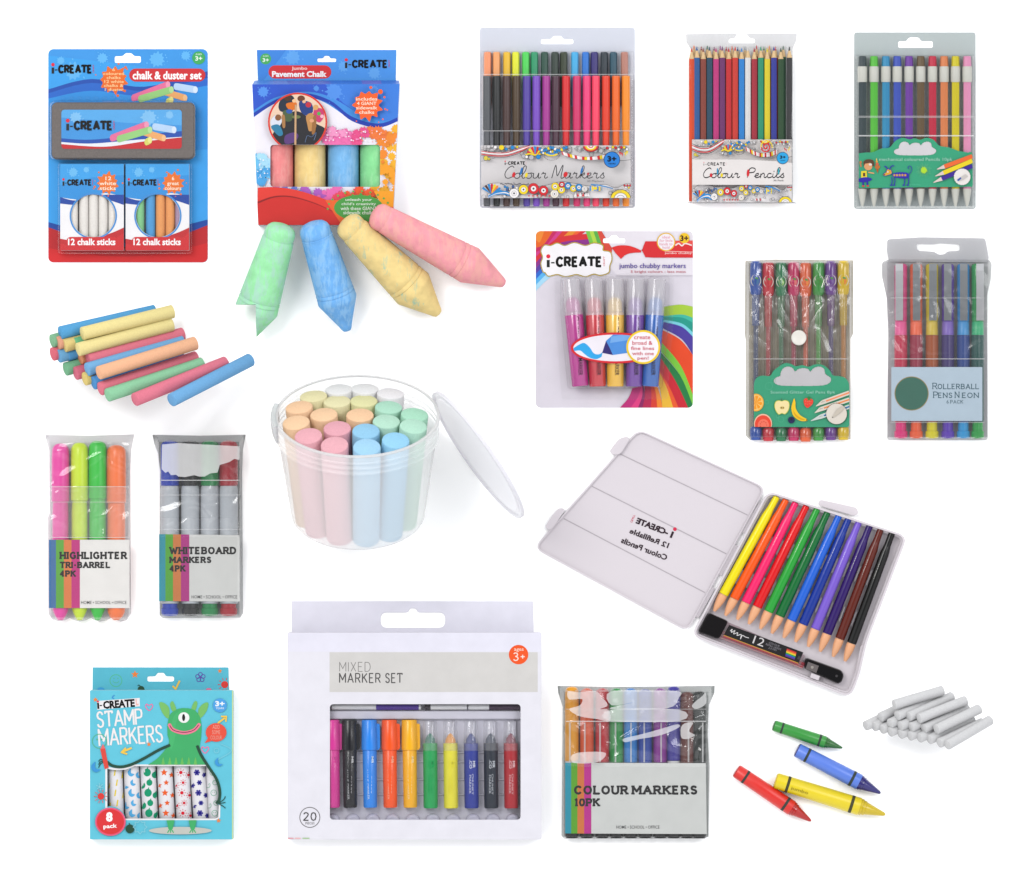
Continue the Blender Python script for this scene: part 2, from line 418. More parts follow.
def film(b, fr, out, zf, mat, holes=(), step=6):
    """a thin sheet over an outline whose height follows zf(x, y)"""
    o = out; xs = [p[0] for p in o]; ys = [p[1] for p in o]
    nx = max(2, int((max(xs)-min(xs))/step)); ny = max(2, int((max(ys)-min(ys))/step))
    vs = [Vector(p) for p in o]; fs = [list(range(len(o)))]
    if area(o) < 0: fs[0] = fs[0][::-1]
    for h in holes:
        n = len(vs); vs += [Vector(p) for p in h]; q = list(range(n, n+len(h))); fs.append(q if area(h) > 0 else q[::-1])
    for i in range(nx+1):
        for j in range(ny+1): vs.append(Vector((min(xs)+(max(xs)-min(xs))*(i+.03)/nx, min(ys)+(max(ys)-min(ys))*(j+.03)/ny)))
    v, e, f, _, _, of = delaunay_2d_cdt(vs, [], fs, 0, 1e-5, True)
    keep = [t for t, k in zip(f, of) if 0 in k and not any(i > 0 for i in k)]
    b.add([(*fr.p(q), zf(q[0], q[1])) for q in v], keep, mat, True)
def wrinkle(z, amp, sc, seed=0, ridge=.5):
    def g(x, y):
        p = Vector((x*sc+seed*7.1, y*sc*1.15+seed*3.3, seed))
        q = p+noise.noise_vector(p*.7)*.8
        return z+amp*((1-abs(noise.noise(q)))**2*ridge+noise.noise(q*2.3)*.35)
    return g
def creases(lines, w, h, conv=lambda q: q):
    """height of sharp folds pressed into a film along some lines"""
    seg = []
    for l in lines:
        l = cr([conv(q) for q in l], n=4)
        for a, b in zip(l, l[1:]): seg.append((a[0], a[1], b[0]-a[0], b[1]-a[1], max(1e-6, (b[0]-a[0])**2+(b[1]-a[1])**2)))
    def g(x, y):
        best = 1e9
        for ax, ay, dx, dy, dd in seg:
            px, py = x-ax, y-ay
            if px*px+py*py > 3600: continue
            t = max(0, min(1, (px*dx+py*dy)/dd)); d = (px-dx*t)**2+(py-dy*t)**2
            if d < best: best = d
        return h*math.exp(-best/(w*w)) if best < 9*w*w else 0
    return g
ORD = ['leftmost', 'second from left', 'third from left', 'fourth from left', 'fifth from left', 'sixth from left', 'seventh from left', 'eighth from left', 'ninth from left', 'tenth from left',
       'eleventh from left', 'twelfth from left', 'thirteenth from left', 'fourteenth from left', 'fifteenth from left', 'sixteenth from left']

# ================================================================ chalk and duster set
def splashes(g, pts, col, seed=0):
    for i, (x, y, r) in enumerate(pts): g.put(splat(x, y, r, seed+i), col)
def chalk_picture(g, x, y, s):
    """the little picture of five chalk sticks lying together"""
    for (a, b, r, c, e) in [((0, 58), (150, 0), 15, '#e8709c', '#f09ab8'), ((185, 8), (270, 22), 15, '#b9d4f2', '#d8e6f8'), ((130, 30), (225, 58), 14, '#f0ab6a', '#f6c08a'), ((30, 62), (165, 22), 15, '#98cf7e', '#b5df9a'), ((150, 76), (165, 66), 14, '#d9d668', '#e9e68c')]:
        g.put(stroke([(x+a[0]*s, y+a[1]*s), (x+b[0]*s, y+b[1]*s)], 2*r*s)[0], c)
        for q in (a, b): g.put(ell(x+q[0]*s, y+q[1]*s, r*s*.7, r*s, n=12), e if q is (b if x else a) else c)
FA = F(40, 40, 3.844)
def chalk_duster():
    f = FA
    root = thing('blister_card', 'blue and red hanging card with clear blister over a duster and two chalk boxes', 'blister pack', (128, 156, 0), None)
    out = rr(32, 35, 645, 855, 20)
    hole = rpoly([(287, 62), (318, 62), (328, 50), (352, 50), (362, 62), (388, 62), (388, 88), (287, 88)], 7)
    g = G(f, 0, 1, out, [hole], '#38a0ea')
    g.put([(32, 35), (645, 35), (645, 200), (500, 120), (300, 90), (32, 60)], '#3b97e2')
    splashes(g, [(450, 75, 26), (130, 120, 30), (560, 60, 16), (240, 70, 18), (80, 80, 14)], '#5fb4ef', 3)
    g.put(cr([(32, 190), (200, 150), (400, 180), (645, 120)])+[(645, 300), (32, 300)], '#1c4fae')
    g.put(cr([(32, 205), (200, 165), (400, 196), (645, 145)])+[(645, 300), (32, 300)], '#2467c9')
    g.put(cr([(32, 225), (200, 195), (400, 215), (645, 175)])+[(645, 700), (32, 700)], '#2f93e3')
    g.put([(32, 460), (645, 420), (645, 730), (32, 730)], '#3ba3ee')
    g.put(cr([(32, 700), (200, 740), (400, 745), (645, 690)])+[(645, 735), (500, 775), (32, 790)], '#1b4aa5')
    g.put(cr([(32, 720), (250, 790), (450, 780), (645, 712)])+[(645, 870), (32, 870)], '#c2242b')
    g.put(cr([(32, 800), (250, 830), (450, 825), (645, 780)])+[(645, 870), (32, 870)], '#d8262a')
    g.put(splat(283, 152, 47, 5), '#ea6b21')
    g.text('6\ncoloured\nchalks\n12 white\nchalks &\n1 duster', 243, 108, 323, 196, '#ffd9a0', .008)
    g.logo(45, 95, 208, 126)
    g.put(rr(343, 110, 636, 160, 25), '#cf2a30'); g.text('chalk & duster set', 356, 120, 621, 152, '#ffffff', .03)
    g.put(ell(610, 69, 25), '#3aa85c'); g.text('3+', 597, 62, 624, 80, '#e8f6ea', .03); g.text('AGES', 598, 52, 622, 58, '#e8f6ea', .01)
    chalk_picture(g, 360, 172, .88)
    g.done('backing_card', root)
    # blister over the duster and one over both boxes
    b = B(); cl = clear('#ffffff', .012, 1.3, .06)
    dome(b, [f.p(q) for q in rr(38, 232, 603, 466, 26)], 1.1, 19, 2.2, cl, bottom=False)
    dome(b, [f.p(q) for q in rr(68, 470, 590, 826, 14)], 1.1, 16, 2, cl, bottom=False)
    for i in range(13): dome(b, [f.p(q) for q in rr(78+i*32, 217, 98+i*32, 230, 4)], 1.1, 4, .8, cl, 2, False)
    for i in range(6): dome(b, [f.p(q) for q in rr(604, 260+i*36, 622, 284+i*36, 5)], 1.1, 4, .8, cl, 2, False)
    b.build('blister', root)
    # duster
    d = thing('chalk_duster', 'grey felt chalk duster with blue picture label, above the two small chalk boxes', 'duster', (*f.p((320, 350)), 0))
    b = B(); dome(b, [f.p(q) for q in rr(45, 240, 597, 460, 22)], 1.2, 16, 1.6, M('#77706d', 'felt')); b.build('felt_pad', d)
    g = G(f, 16, 16.4, rr(85, 270, 547, 420, 12), (), '#3d96de')
    g.put([(85, 270), (547, 270), (547, 330), (330, 320), (85, 300)], '#55aae8')
    splashes(g, [(140, 300, 20), (420, 300, 26), (500, 290, 14)], '#7fc0ef', 9)
    g.put(cr([(85, 385), (200, 392), (380, 375), (547, 368)])+[(547, 430), (85, 430)], '#eceef4')
    g.put(cr([(85, 380), (200, 385), (380, 368), (547, 352)])+cr([(547, 374), (380, 385), (200, 400), (85, 394)]), '#1e4fae')
    g.put(cr([(85, 402), (250, 412), (400, 392), (547, 376)])+[(547, 430), (85, 430)], '#c9262c')
    chalk_picture(g, 280, 328, .88)
    g.logo(104, 312, 290, 346)
    g.done('picture_label', d)
    # two chalk boxes
    for bx, cols, t1, who in [(0, ['#efeae4']*5, '12\nwhite\nsticks', 'white'), (251, ['#8ccf94', '#5ba3dc', '#f0a468', '#f0a468', '#b39ab4'], '6\ngreat\ncolours', 'coloured')]:
        r = thing('chalk_box', f'small {"left" if not bx else "right"} card box of {who} chalk sticks with round window, below the grey duster', 'chalk box', (*f.p((205+bx, 640)), 0), 'small chalk boxes under the duster')
        x0, x1 = 80+bx, 324+bx; cxx = (207 if not bx else 459)
        hole = ell(cxx-4*(bx > 0), 677, 84, 82, n=40)
        g = G(f, 12.6, 13, rr(x0, 478, x1, 810, 2), [hole], '#f3f1f3')
        g.put([(x0, 478), (x1, 478), (x1, 604)]+cr([(x1, 604), (x0+170, 590), (x0+90, 615), (x0, 606)]), '#2f93dd')
        g.put([(x0, 478), (x1, 478), (x1, 520), (x0+120, 530), (x0, 560)], '#3aa2e8')
        splashes(g, [(x0+50, 510, 16), (x0+100, 500, 10)], '#6bbcf0', 4)
        g.put(cr([(x0, 605), (x0+60, 618), (x0+130, 598), (x0+244, 596)])+cr([(x0+244, 635), (x0+150, 610), (x0+70, 634), (x0, 630)]), '#1b45a2')
        g.put(cr([(x0, 765), (x0+90, 775), (x0+190, 745), (x0+244, 722)])+[(x1, 812), (x0, 812)], '#c4262c')
        g.put(cr([(x0, 785), (x0+90, 795), (x0+190, 775), (x0+244, 742)])+[(x1, 812), (x0, 812)], '#d22a30')
        g.line(ell(cxx-4*(bx > 0), 677, 88, 86, n=40), 6, '#3d8fd8', smooth=False, closed=True)
        g.put(rr(x0+24, 758, x0+220, 795, 16), '#d3292f'); g.text('12 chalk sticks', x0+30, 764, x0+212, 790, '#ffffff', .03)
        g.put(splat(x0+182, 552, 37, 11+bx), '#ec7322'); g.text(t1, x0+150, 526, x0+214, 578, '#fff2dc', .012)
        g.logo(x0+9, 537, x0+126, 559)
        g.done('front_panel', r)
        b = B(); q = [f.p(p) for p in rr(x0, 478, x1, 810, 2)]; sd = M('#e9e8ea', 'paper')
        sheet(b, q, [], 1.1, 1.5, sd)
        n = len(q); b.add([(x, y, 1.5) for x, y in q]+[(x, y, 12.6) for x, y in q], [[i, (i+1) % n, n+(i+1) % n, n+i] for i in range(n)], sd)
        b.build('carton_side', r)
        xs = [cxx-78, cxx-37, cxx, cxx+37, cxx+75] if not bx else [cxx-75, cxx-33, cxx+5, cxx+42, cxx+79]
        wn = [['leftmost', 'second from left', 'third from left', 'fourth from left', 'rightmost'][i] for i in range(5)]
        nm = ['green', 'blue', 'orange', 'orange', 'mauve'] if bx else ['white']*5
        for i in range(5):
            a = f.p((xs[i], 495)); c = f.p((xs[i], 795))
            stick((a[0], a[1], 6.8), (c[0], c[1], 6.8), 4.75, M(cols[i], 'chalk'), 'chalk_stick', f'{nm[i]} chalk in round window of the {"right" if bx else "left"} small box, {wn[i]}', 'chalk', 'chalk sticks in the small boxes')
chalk_duster()

# ================================================================ pavement chalk box
FB = F(220, 40, 4.535)
def pavement_box():
    f = FB; z = 34
    root = thing('pavement_chalk_box', 'blue, white and red window box of jumbo pavement chalk with a hanging tab', 'chalk box', (*f.p((480, 520)), 0))
    g = G(f, .6, 1, [(167, 45), (800, 45), (797, 186), (172, 186)], [hang(484, 86, 86, 28)], '#4795e6')
    splashes(g, [(330, 80, 30), (560, 120, 22), (700, 150, 24), (250, 150, 18)], '#5ea6ec', 30)
    g.put([(167, 45), (300, 45), (200, 180), (172, 186)], '#3b86dc')
    g.put(ell(207, 86, 25), '#46ab5a'); g.text('3+', 193, 82, 222, 100, '#e8f6ea', .03); g.text('AGES', 194, 70, 220, 76, '#e8f6ea', .01)
    g.put(rr(220, 115, 505, 175, 30), '#d92b33'); g.text('Jumbo', 325, 121, 396, 140, '#ffd8d4', .02); g.text('Pavement Chalk', 236, 141, 484, 168, '#ffffff', .035)
    g.logo(567, 90, 770, 124)
    g.done('hanging_tab', root)
    b = B(); P_ = lambda x, y, zz: (*f.p((x, y)), zz)           # the lid flap slopes from the tab down to the front
    for x0, x1, x2, x3, c in [(158, 300, 320, 150, '#4a86dc'), (300, 640, 650, 320, '#3570d0'), (640, 730, 735, 650, '#6a6ac8'), (730, 812, 815, 735, '#3570d0')]:
        b.add([P_(x0, 184, 4), P_(x1, 184, 4), P_(x2, 208, z-.6), P_(x3, 208, z-.6)], [[0, 1, 2, 3]], M(c))
    b.build('top_panel', root)
    out = [(150, 207), (816, 205), (785, 843), (178, 843)]
    win = rr(232, 480, 728, 670, 14)
    g = G(f, z-.4, z, out, [win], '#f2eef8')
    g.put([(150, 205), (816, 205), (816, 360)]+cr([(816, 360), (720, 390), (600, 365), (480, 290), (380, 262), (260, 290), (150, 360)]), '#3f8ee0')
    g.put([(150, 205), (816, 205), (816, 250)]+cr([(816, 330), (740, 360), (640, 340), (500, 262), (380, 240), (250, 268), (150, 330)]), '#2a55c8')
    g.put([(480, 205), (816, 205)]+cr([(816, 355), (740, 372), (640, 340), (560, 290)]), '#3a7ddc')
    g.put(cr([(150, 358), (260, 290), (380, 262), (500, 295), (600, 372), (720, 402), (816, 370)])+cr([(816, 352), (720, 384), (600, 352), (500, 278), (380, 246), (260, 274), (150, 340)]), '#1e3fb0')
    splashes(g, [(520, 240, 34), (200, 240, 22), (700, 230, 18), (440, 225, 12)], '#4f8fe6', 40)
    # bursts of coloured powder
    rnd = random.Random(4)
    for (cx_, cy_, rx, ry, c, n) in [(770, 560, 70, 190, '#f7b52c', 26), (740, 470, 60, 50, '#f08a2c', 16), (700, 430, 40, 26, '#ef7a3c', 10), (560, 445, 80, 36, '#f070b0', 20), (640, 450, 50, 30, '#e8508c', 10), (520, 430, 40, 18, '#f49ac8', 8), (200, 590, 50, 45, '#6cc0ee', 16), (190, 640, 45, 40, '#4aa6e4', 10), (200, 560, 30, 30, '#a8dcf6', 10), (430, 700, 110, 30, '#b05cc0', 16), (330, 695, 60, 24, '#6a7cd0', 12), (500, 710, 50, 40, '#e86ab0', 12), (570, 720, 60, 46, '#ea4a5c', 12), (650, 700, 60, 30, '#ee5a2c', 14), (760, 640, 50, 60, '#f6a024', 12)]:
        for i in range(n): g.put(splat(cx_+rnd.gauss(0, .5)*rx, cy_+rnd.gauss(0, .5)*ry, rnd.uniform(6, 24), rnd.random())[0], c)
    for (x0, y0, x1, y1, c, n) in [(470, 410, 770, 470, '#f2eef8', 40), (470, 410, 700, 470, '#f48ac0', 22), (640, 410, 790, 480, '#f28a34', 22), (160, 540, 230, 640, '#f2eef8', 16), (160, 560, 230, 660, '#70c0ee', 14)]:
        for i in range(n): g.put(ell(rnd.uniform(x0, x1), rnd.uniform(y0, y1), rnd.uniform(1.5, 4), n=7), c)
    g.put([(176, 674)]+cr([(176, 674), (260, 672), (350, 685), (440, 712), (540, 750), (640, 780), (800, 740)])+[(800, 850), (170, 850)], '#e03a30')
    g.put([(176, 735)]+cr([(176, 735), (250, 712), (330, 712), (430, 740), (520, 780), (600, 800)])+[(600, 850), (170, 850)], '#cf2a26')
    g.line([(176, 742), (250, 716), (330, 716), (430, 744), (520, 784)], 8, '#8c1a1c', w1=2)
    g.put([(480, 730), (800, 730), (800, 850), (560, 850)], '#e8642a'); g.put([(700, 690), (800, 690), (800, 760), (740, 760)], '#f2a020')
    g.put(splat(632, 770, 66, 8)[0], '#4a9a44'); g.put(ell(632, 765, 112, 58), '#4a9a44')
    for i in range(12): a = R(180+i*16); g.put(ell(632+140*math.cos(a), 770+80*math.sin(a), 5, n=7), '#58a84a')
    for i, (t, w) in enumerate([('unleash your', 60), ("child's creativity", 78), ('with these GIANT', 82), ('sidewalk chalks', 70)]): g.text(t, 632-w, 722+i*19, 632+w, 738+i*19, '#dff0dc', .012)
    g.put(splat(670, 302, 60, 21), '#ee5f22'); g.put(ell(730, 241, 11), '#ee5f22')
    for i, t in enumerate(['includes', '4 GIANT', 'sidewalk', 'chalks']): w = [48, 44, 48, 34][i]; g.text(t, 668-w, 266+i*20, 668+w, 281+i*20, '#ffe2cc', .015)
    # round picture: children drawing on dark ground, seen from above
    c0 = ell(356, 378, 133, 132, n=44)
    def inpic(p, col):
        p = [g.f.p(q) for q in p]; v, fc = region([p], [g.f.p(q) for q in c0], [[g.f.p(q) for q in win]])
        g.z += DZ; g.b.add([(q[0], q[1], g.z) for q in v], fc, M(col, 'print'))
    g.put(ell(356, 378, 134, 133, n=44), '#d8392c')
    c0 = ell(356, 378, 126, 125, n=44)
    inpic(c0, '#e9c9ae')
    inpic(cr([(225, 480), (250, 420), (300, 350), (360, 330), (430, 380), (490, 420), (490, 520), (225, 520)], True), '#26262c')
    for p, c in [(cr([(270, 300), (290, 265), (330, 258), (345, 290), (330, 330), (280, 330)], True), '#1f2a3c'), (ell(312, 270, 16, 13), '#4a2c1c'), (cr([(305, 295), (350, 290), (345, 320), (315, 320)], True), '#d9701c'), (ell(372, 272, 17, 14), '#6a3a20'), (cr([(365, 285), (415, 290), (425, 330), (400, 350), (370, 330)], True), '#1e3a7c'), (ell(405, 300, 13, 12), '#c02a3c'), (ell(340, 282, 9, 8), '#f0c090'), (ell(385, 286, 8, 7), '#e8b088'),
                 (cr([(290, 330), (330, 325), (330, 370), (300, 372)], True), '#4a5c3c'), (ell(318, 330, 14, 10), '#2a55a8'), (cr([(432, 320), (465, 318), (475, 350), (455, 380), (430, 360)], True), '#c83a6c'), (ell(452, 340, 8), '#4cb04a'), (ell(438, 312, 12), '#d9a060'), (ell(466, 352, 8), '#f0b0c0'),
                 (cr([(395, 350), (425, 340), (440, 400), (410, 420), (400, 390)], True), '#c08a50'), (cr([(425, 360), (440, 350), (436, 420), (420, 430)], True), '#9a6838'), (cr([(235, 370), (262, 345), (285, 370), (270, 400), (240, 400)], True), '#d8dce8'), (ell(268, 358, 14), '#8a5a34'), (cr([(236, 400), (270, 390), (290, 430), (270, 440)], True), '#2c7ca0'), (cr([(285, 350), (298, 350), (300, 400), (288, 400)], True), '#a87848'),
                 (cr([(300, 440), (340, 425), (360, 440), (340, 470), (300, 475)], True), '#5a3a78'), (ell(420, 372, 10, 8), '#e0a078'), (ell(350, 355, 20, 8), '#6a7444')]: inpic(p, c)
    for p in stroke(cr([(347, 270), (352, 340), (345, 400), (348, 500)]), 7): pass
    inpic([(343, 300), (351, 300), (350, 500), (341, 500)], '#c8a078')
    for q in stroke(cr([(390, 470), (400, 440), (420, 445), (440, 425), (430, 460)]), 2.4): 
        g.b.add([(*g.f.p(t), g.z+.04) for t in q], [list(range(len(q)))], M('#7a90b8', 'ink'))
    g.done('front_panel', root)
    b = B(); q = [f.p(p) for p in rr(150+12, 207, 816-12, 843, 2)]; q = [f.p(p) for p in out]; sd = M('#d8dcec', 'paper')
    sheet(b, q, [], .1, .5, sd); n = len(q)
    b.add([(x, y, .5) for x, y in q]+[(x, y, z-.4) for x, y in q], [[i, (i+1) % n, n+(i+1) % n, n+i] for i in range(n)], sd)
    b.build('carton_side', root)
    for i, (x, c, nm, sm) in enumerate([(264, '#f29090', 'pink', '#f8b4ae'), (410, '#f2d48e', 'yellow', '#f8e6b4'), (561, '#7cb8ea', 'blue', '#a8d2f4'), (706, '#8ee09a', 'green', '#b4f0b8')]):
        a = f.p((x, 420)); e = f.p((x, 760))
        stick((a[0], a[1], 17), (e[0], e[1], 17), 15.6, M(c, 'bigchalk', smear=sm, lo=.5, amt=.55, stretch=(1, .2, 1)), 'jumbo_chalk', f'{nm} jumbo chalk behind the window of the pavement chalk box', 'chalk', 'jumbo chalks inside the pavement box', 2)
pavement_box()

def jumbo():
    f = F(220, 190, 3.413); k = f.k
    # rear centre, tip, rear radius, shoulder radius, cone length, height of the rear axis, colours
    for (A, T, r0, r1, cone, zr, c, sm, nm, st) in [((212, 142), (92, 520), 53, 74, 122, 52, '#a4f0b2', '#bcdcdc', 'green', 'with a square piece missing from its tip'), ((325, 135), (436, 482), 53, 68, 118, 52, '#78b8f6', '#a8d6fb', 'blue', 'with pale streaks, pointing down'),
                                           ((440, 122), (748, 425), 50, 74, 130, 52, '#f7dc96', '#9ccfbc', 'yellow', 'with blue-green smears'), ((540, 92), (972, 322), 47, 66, 140, 53, '#fba6b0', '#fbbfae', 'pink', 'with its point to the right')]:
        a = Vector((*f.p(A), zr)); t = Vector((*f.p(T), 15)); L = (t-a).length; r0 /= k; r1 /= k; cone /= k; s = r0-.5
        b = B(); q = L-cone
        prof = [(-s*.42, .5), (-s*.4, s*.45), (-s*.28, s*.78), (-s*.1, s*.95), (s*.12, r0)]
        n = 10
        for i in range(1, n): prof.append((s*.12+(q-s*.12)*i/n, r0+(r1-r0)*i/n*1.0))
        for gq in (.86, .91): # grooves near the shoulder and the rear
            prof += [(q*gq-1.2, r0+(r1-r0)*gq), (q*gq, (r0+(r1-r0)*gq)*.965), (q*gq+1.2, r0+(r1-r0)*gq)]
        prof += [(s*.5, r0*1.0), (s*.5+1, r0*.972), (s*.5+2, r0*1.005)]
        prof.sort()
        prof += [(q, r1), (q+1.5, r1*.975), (L-7, r1*.34), (L-3.2, r1*.27), (L-1, r1*.2), (L, r1*.06)]
        mat = M(c, 'bigchalk', smear=sm, lo=.54 if nm in ('yellow',) else .46, amt=.8 if nm == 'yellow' else .55, stretch=(1.6, .3, 1), rotz=math.atan2(-(t.y-a.y), t.x-a.x)+math.pi/2)
        lathe(b, a, t, prof, mat, 40)
        o = b.build('jumbo_chalk')
        tag(o, f'{nm} giant pavement chalk {st}, leaning on the box', 'chalk', 'loose giant chalks in front of the pavement box')
        if nm == 'green':        # its corner is cut away square, as in the photograph
            X = (257-CX)*S; Y = (CY-305)*S; ox, oy, oz = o.location
            bm = bmesh.new(); bm.from_mesh(o.data)
            def cut(m_, co, no):
                g_ = list(m_.verts)+list(m_.edges)+list(m_.faces)
                r_ = bmesh.ops.bisect_plane(m_, geom=g_, plane_co=co, plane_no=no, clear_outer=True)
                ed = [e for e in r_['geom_cut'] if isinstance(e, bmesh.types.BMEdge)]
                bmesh.ops.edgeloop_fill(m_, edges=ed)
            m1 = bm.copy(); cut(m1, (X-ox, 0, 0), (-1, 0, 0))            # right of the notch
            m2 = bm.copy(); cut(m2, (X-ox, 0, 0), (1, 0, 0)); cut(m2, (0, Y-oy, 0), (0, -1, 0))
            t1 = bpy.data.meshes.new('t'); m2.to_mesh(t1); m1.from_mesh(t1)
            for fc in m1.faces: fc.smooth = len(fc.verts) <= 5
            m1.to_mesh(o.data); bpy.data.meshes.remove(t1); m1.free(); m2.free(); bm.free()
            o.data.set_sharp_from_angle(angle=R(38))
jumbo()

# ================================================================ colouring-book artwork on two labels
BLK = '#3a3a3e'; RED = '#d3222c'; YEL = '#efd21e'; BLU = '#1f86cc'; WHT = '#f0ecec'
def zen(g, as_=1.0, seed=1):
    """plan: x 40..995, y 38..375; upper band to about 130, lower from about 280"""
    rnd = random.Random(seed)
    def C(x, y, r, col, ring=True, w=2.2):
        if ring: g.put(ell(x, y, r+w, (r+w)*as_, n=16), BLK)
        g.put(ell(x, y, r, r*as_, n=16), col)
    # upper band
    for i in range(75):
        x = rnd.uniform(50, 985); y = rnd.uniform(42, 70 + (30 if 280 < x < 860 else 6)); q = rnd.uniform(6, 13)
        C(x, y, q, rnd.choice(['#e4e0e0', '#e4e0e0', '#dedadb', '#cfcccd']), True, 1.8)
        if i % 2: g.line(ell(x, y, q*.5, q*.5*as_, n=8), 1.5, '#77757a', smooth=False, closed=True)
    for i in range(46): x = 460+rnd.uniform(0, 520); y = 42+rnd.uniform(0, 30); C(x, y, rnd.uniform(2, 4), rnd.choice([BLK, '#77757a']), False)
    for d, c, w in [(0, BLK, 3), (8, RED, 6), (20, WHT, 7), (27, RED, 4), (36, BLK, 2.5)]:
        g.line([(40, 90-d+12*as_), (110, 112-d), (200, 112-d), (290, 85-d), (350, 46-d*.2)], w, c)
    C(170, 52, 16, YEL); C(200, 62, 9, BLU); C(130, 50, 10, WHT); C(240, 52, 12, BLU); C(270, 48, 7, YEL)
    for q in [(70, 120, 14), (90, 126, 8)]: C(q[0], q[1], q[2], '#d9c94a')
    for a in range(7): t = R(200+a*23); g.put([(385+8*math.cos(t-.2), 98), (385+54*math.cos(t-.16), 98+54*as_*math.sin(t-.16)), (385+54*math.cos(t+.16), 98+54*as_*math.sin(t+.16)), (385+8*math.cos(t+.2), 98)], [RED, YEL, RED, BLU, RED, YEL, RED][a])
    g.line([(322, 100), (350, 92), (385, 100), (420, 92), (450, 84)], 9, YEL); g.line([(318, 106), (350, 99), (385, 107), (422, 99), (455, 90)], 3, BLK)
    for x, y, r, c in [(310, 108, 12, '#b8b6ba'), (360, 116, 15, '#b8b6ba'), (405, 112, 14, BLU), (330, 112, 9, WHT)]: C(x, y, r, c)
    for i in range(13): x = 415+i*14; C(x, 62+10*math.sin(i*.9), 9, [BLU, WHT, BLU, BLU, YEL, BLU][i % 6])
    for i in range(9): x = 425+i*12; C(x, 84+6*math.sin(i*.8), 7, [BLU, WHT, YEL, BLU][i % 4])
    g.put(ell(490, 92, 40, 16*as_, a0=0, a1=180), YEL); g.put(ell(490, 90, 26, 9*as_, a0=0, a1=180), BLU)
    for i in range(12): a = R(10+i*14); g.put(ell(490+50*math.cos(a), 98+36*as_*math.sin(a), 3, n=6), BLK)
    P1 = cr([(550, 76), (620, 98), (700, 112), (780, 108), (850, 92)], n=5); P2 = cr([(560, 100), (625, 120), (700, 132), (785, 130), (850, 118)], n=5)
    g.line(P1, 3, BLK, smooth=False); g.line(P2, 3, BLK, smooth=False)
    for i in range(20): g.put([P1[i], P1[i+1], P2[i+1], P2[i]], [RED, WHT, WHT, RED, YEL, WHT][i % 6] if i % 6 != 2 else '#e8d9d9')
    g.line([(860, 122), (930, 136), (995, 130)], 2.5, BLK); g.line([(40, 140), (80, 134), (130, 118)], 2, BLK)
    for r, c in [(52, BLK), (48, RED), (36, YEL), (24, WHT), (16, RED), (9, WHT)]: g.put(ell(740, 44, r, r*.72*as_, a0=0, a1=180), c)
    for i in range(8): C(845+i*18, 56+8*math.sin(i*2), 8, [RED, WHT, YEL, RED, WHT, RED, YEL, WHT][i])
    for x, y, c in [(925, 92, RED), (938, 98, RED), (960, 96, YEL), (970, 86, YEL), (985, 100, '#c8c4c6')]: g.put(rpoly([(x-7, y-14*as_), (x+8, y-10*as_), (x+3, y+14*as_)], 3), c)
    # lower band
    top = cr([(40, 320), (90, 285), (180, 280), (260, 292), (340, 290), (420, 300), (500, 282), (560, 270), (640, 282), (740, 298), (830, 288), (900, 310), (960, 285), (995, 282)])
    g.put(top+[(995, 375), (40, 375)], '#e6e2e3'); g.line(top, 2.5, BLK, smooth=False)
    for i in range(60):
        x = rnd.uniform(50, 985); y = rnd.uniform(306, 370); C(x, y, rnd.uniform(7, 14), rnd.choice(['#e4e0e0', '#e4e0e0', '#d6d3d4']), True, 1.8); g.line(ell(x, y, rnd.uniform(5, 12), rnd.uniform(5, 12)*as_, n=8), 1.2, rnd.choice(['#8a888c', '#a5a2a6']), smooth=False, closed=True)
    for i in range(26): C(165+i*7, 282+rnd.uniform(-4, 10), 4, '#6a686e', False)
    for a, c in [(-60, BLU), (-40, '#4a2c2c'), (-22, BLU), (-5, RED), (12, YEL), (28, '#e8883a'), (46, BLU), (62, BLU)]:
        t = R(a-90+8); g.put(rpoly([(105, 350), (105+66*math.cos(t-.13), 350+60*as_*math.sin(t-.13)), (105+74*math.cos(t), 350+68*as_*math.sin(t)), (105+66*math.cos(t+.13), 350+60*as_*math.sin(t+.13))], 5), c)
    for d, c in [(0, BLU), (9, WHT), (16, BLU)]: g.line([(85, 372-d*.4), (130, 352-d*.5), (190, 350-d), (225, 362-d)], 8, c)
    for i in range(12): C(172+rnd.uniform(0, 100), 300+rnd.uniform(0, 26), 7, rnd.choice([BLU, '#3b5fa0', WHT, '#62606a']))
    for x, y, r, c in [(250, 346, 30, WHT), (310, 322, 30, YEL), (374, 316, 34, RED), (438, 328, 30, RED), (508, 350, 26, '#e9e2d4'), (512, 302, 24, YEL), (552, 324, 23, YEL), (555, 290, 18, RED), (594, 298, 21, BLU), (628, 316, 20, YEL), (664, 308, 22, BLU), (700, 318, 18, '#e6dfd8')]:
        C(x, y, r, c); C(x, y, r*.5, WHT, True, 1.5); C(x, y, r*.2, BLK, False)
    for i in range(6): g.put([(640+i*17-8, 366), (640+i*17+8, 366), (640+i*17, 366-26*as_)], [WHT, RED, WHT, RED, WHT, WHT][i])
    for i in range(6): g.put(rr(732+i*15, 300, 740+i*15, 330, 0), [BLU, YEL, BLU, BLU, YEL, '#9ab'][i])
    g.line([(740, 290), (800, 296), (880, 316)], 7, BLU); g.put(ell(768, 314, 12, 10*as_), YEL)
    for r, c in [(66, BLK), (62, YEL), (42, BLK), (39, WHT), (26, '#8e8b8f'), (22, WHT)]: g.put(ell(930, 380, r, r*.9*as_, a0=180, a1=360), c)
    for i in range(5): C(955+i*9, 296+(i % 2)*14, 6, [RED, WHT, RED, YEL, RED][i])
    for x in range(840, 930, 9): g.line([(x, 300), (x+14, 340)], 1.6, '#9a979b', smooth=False)
    for x in range(345, 480, 26): g.put(star(x, 362, 9, .4), RED)

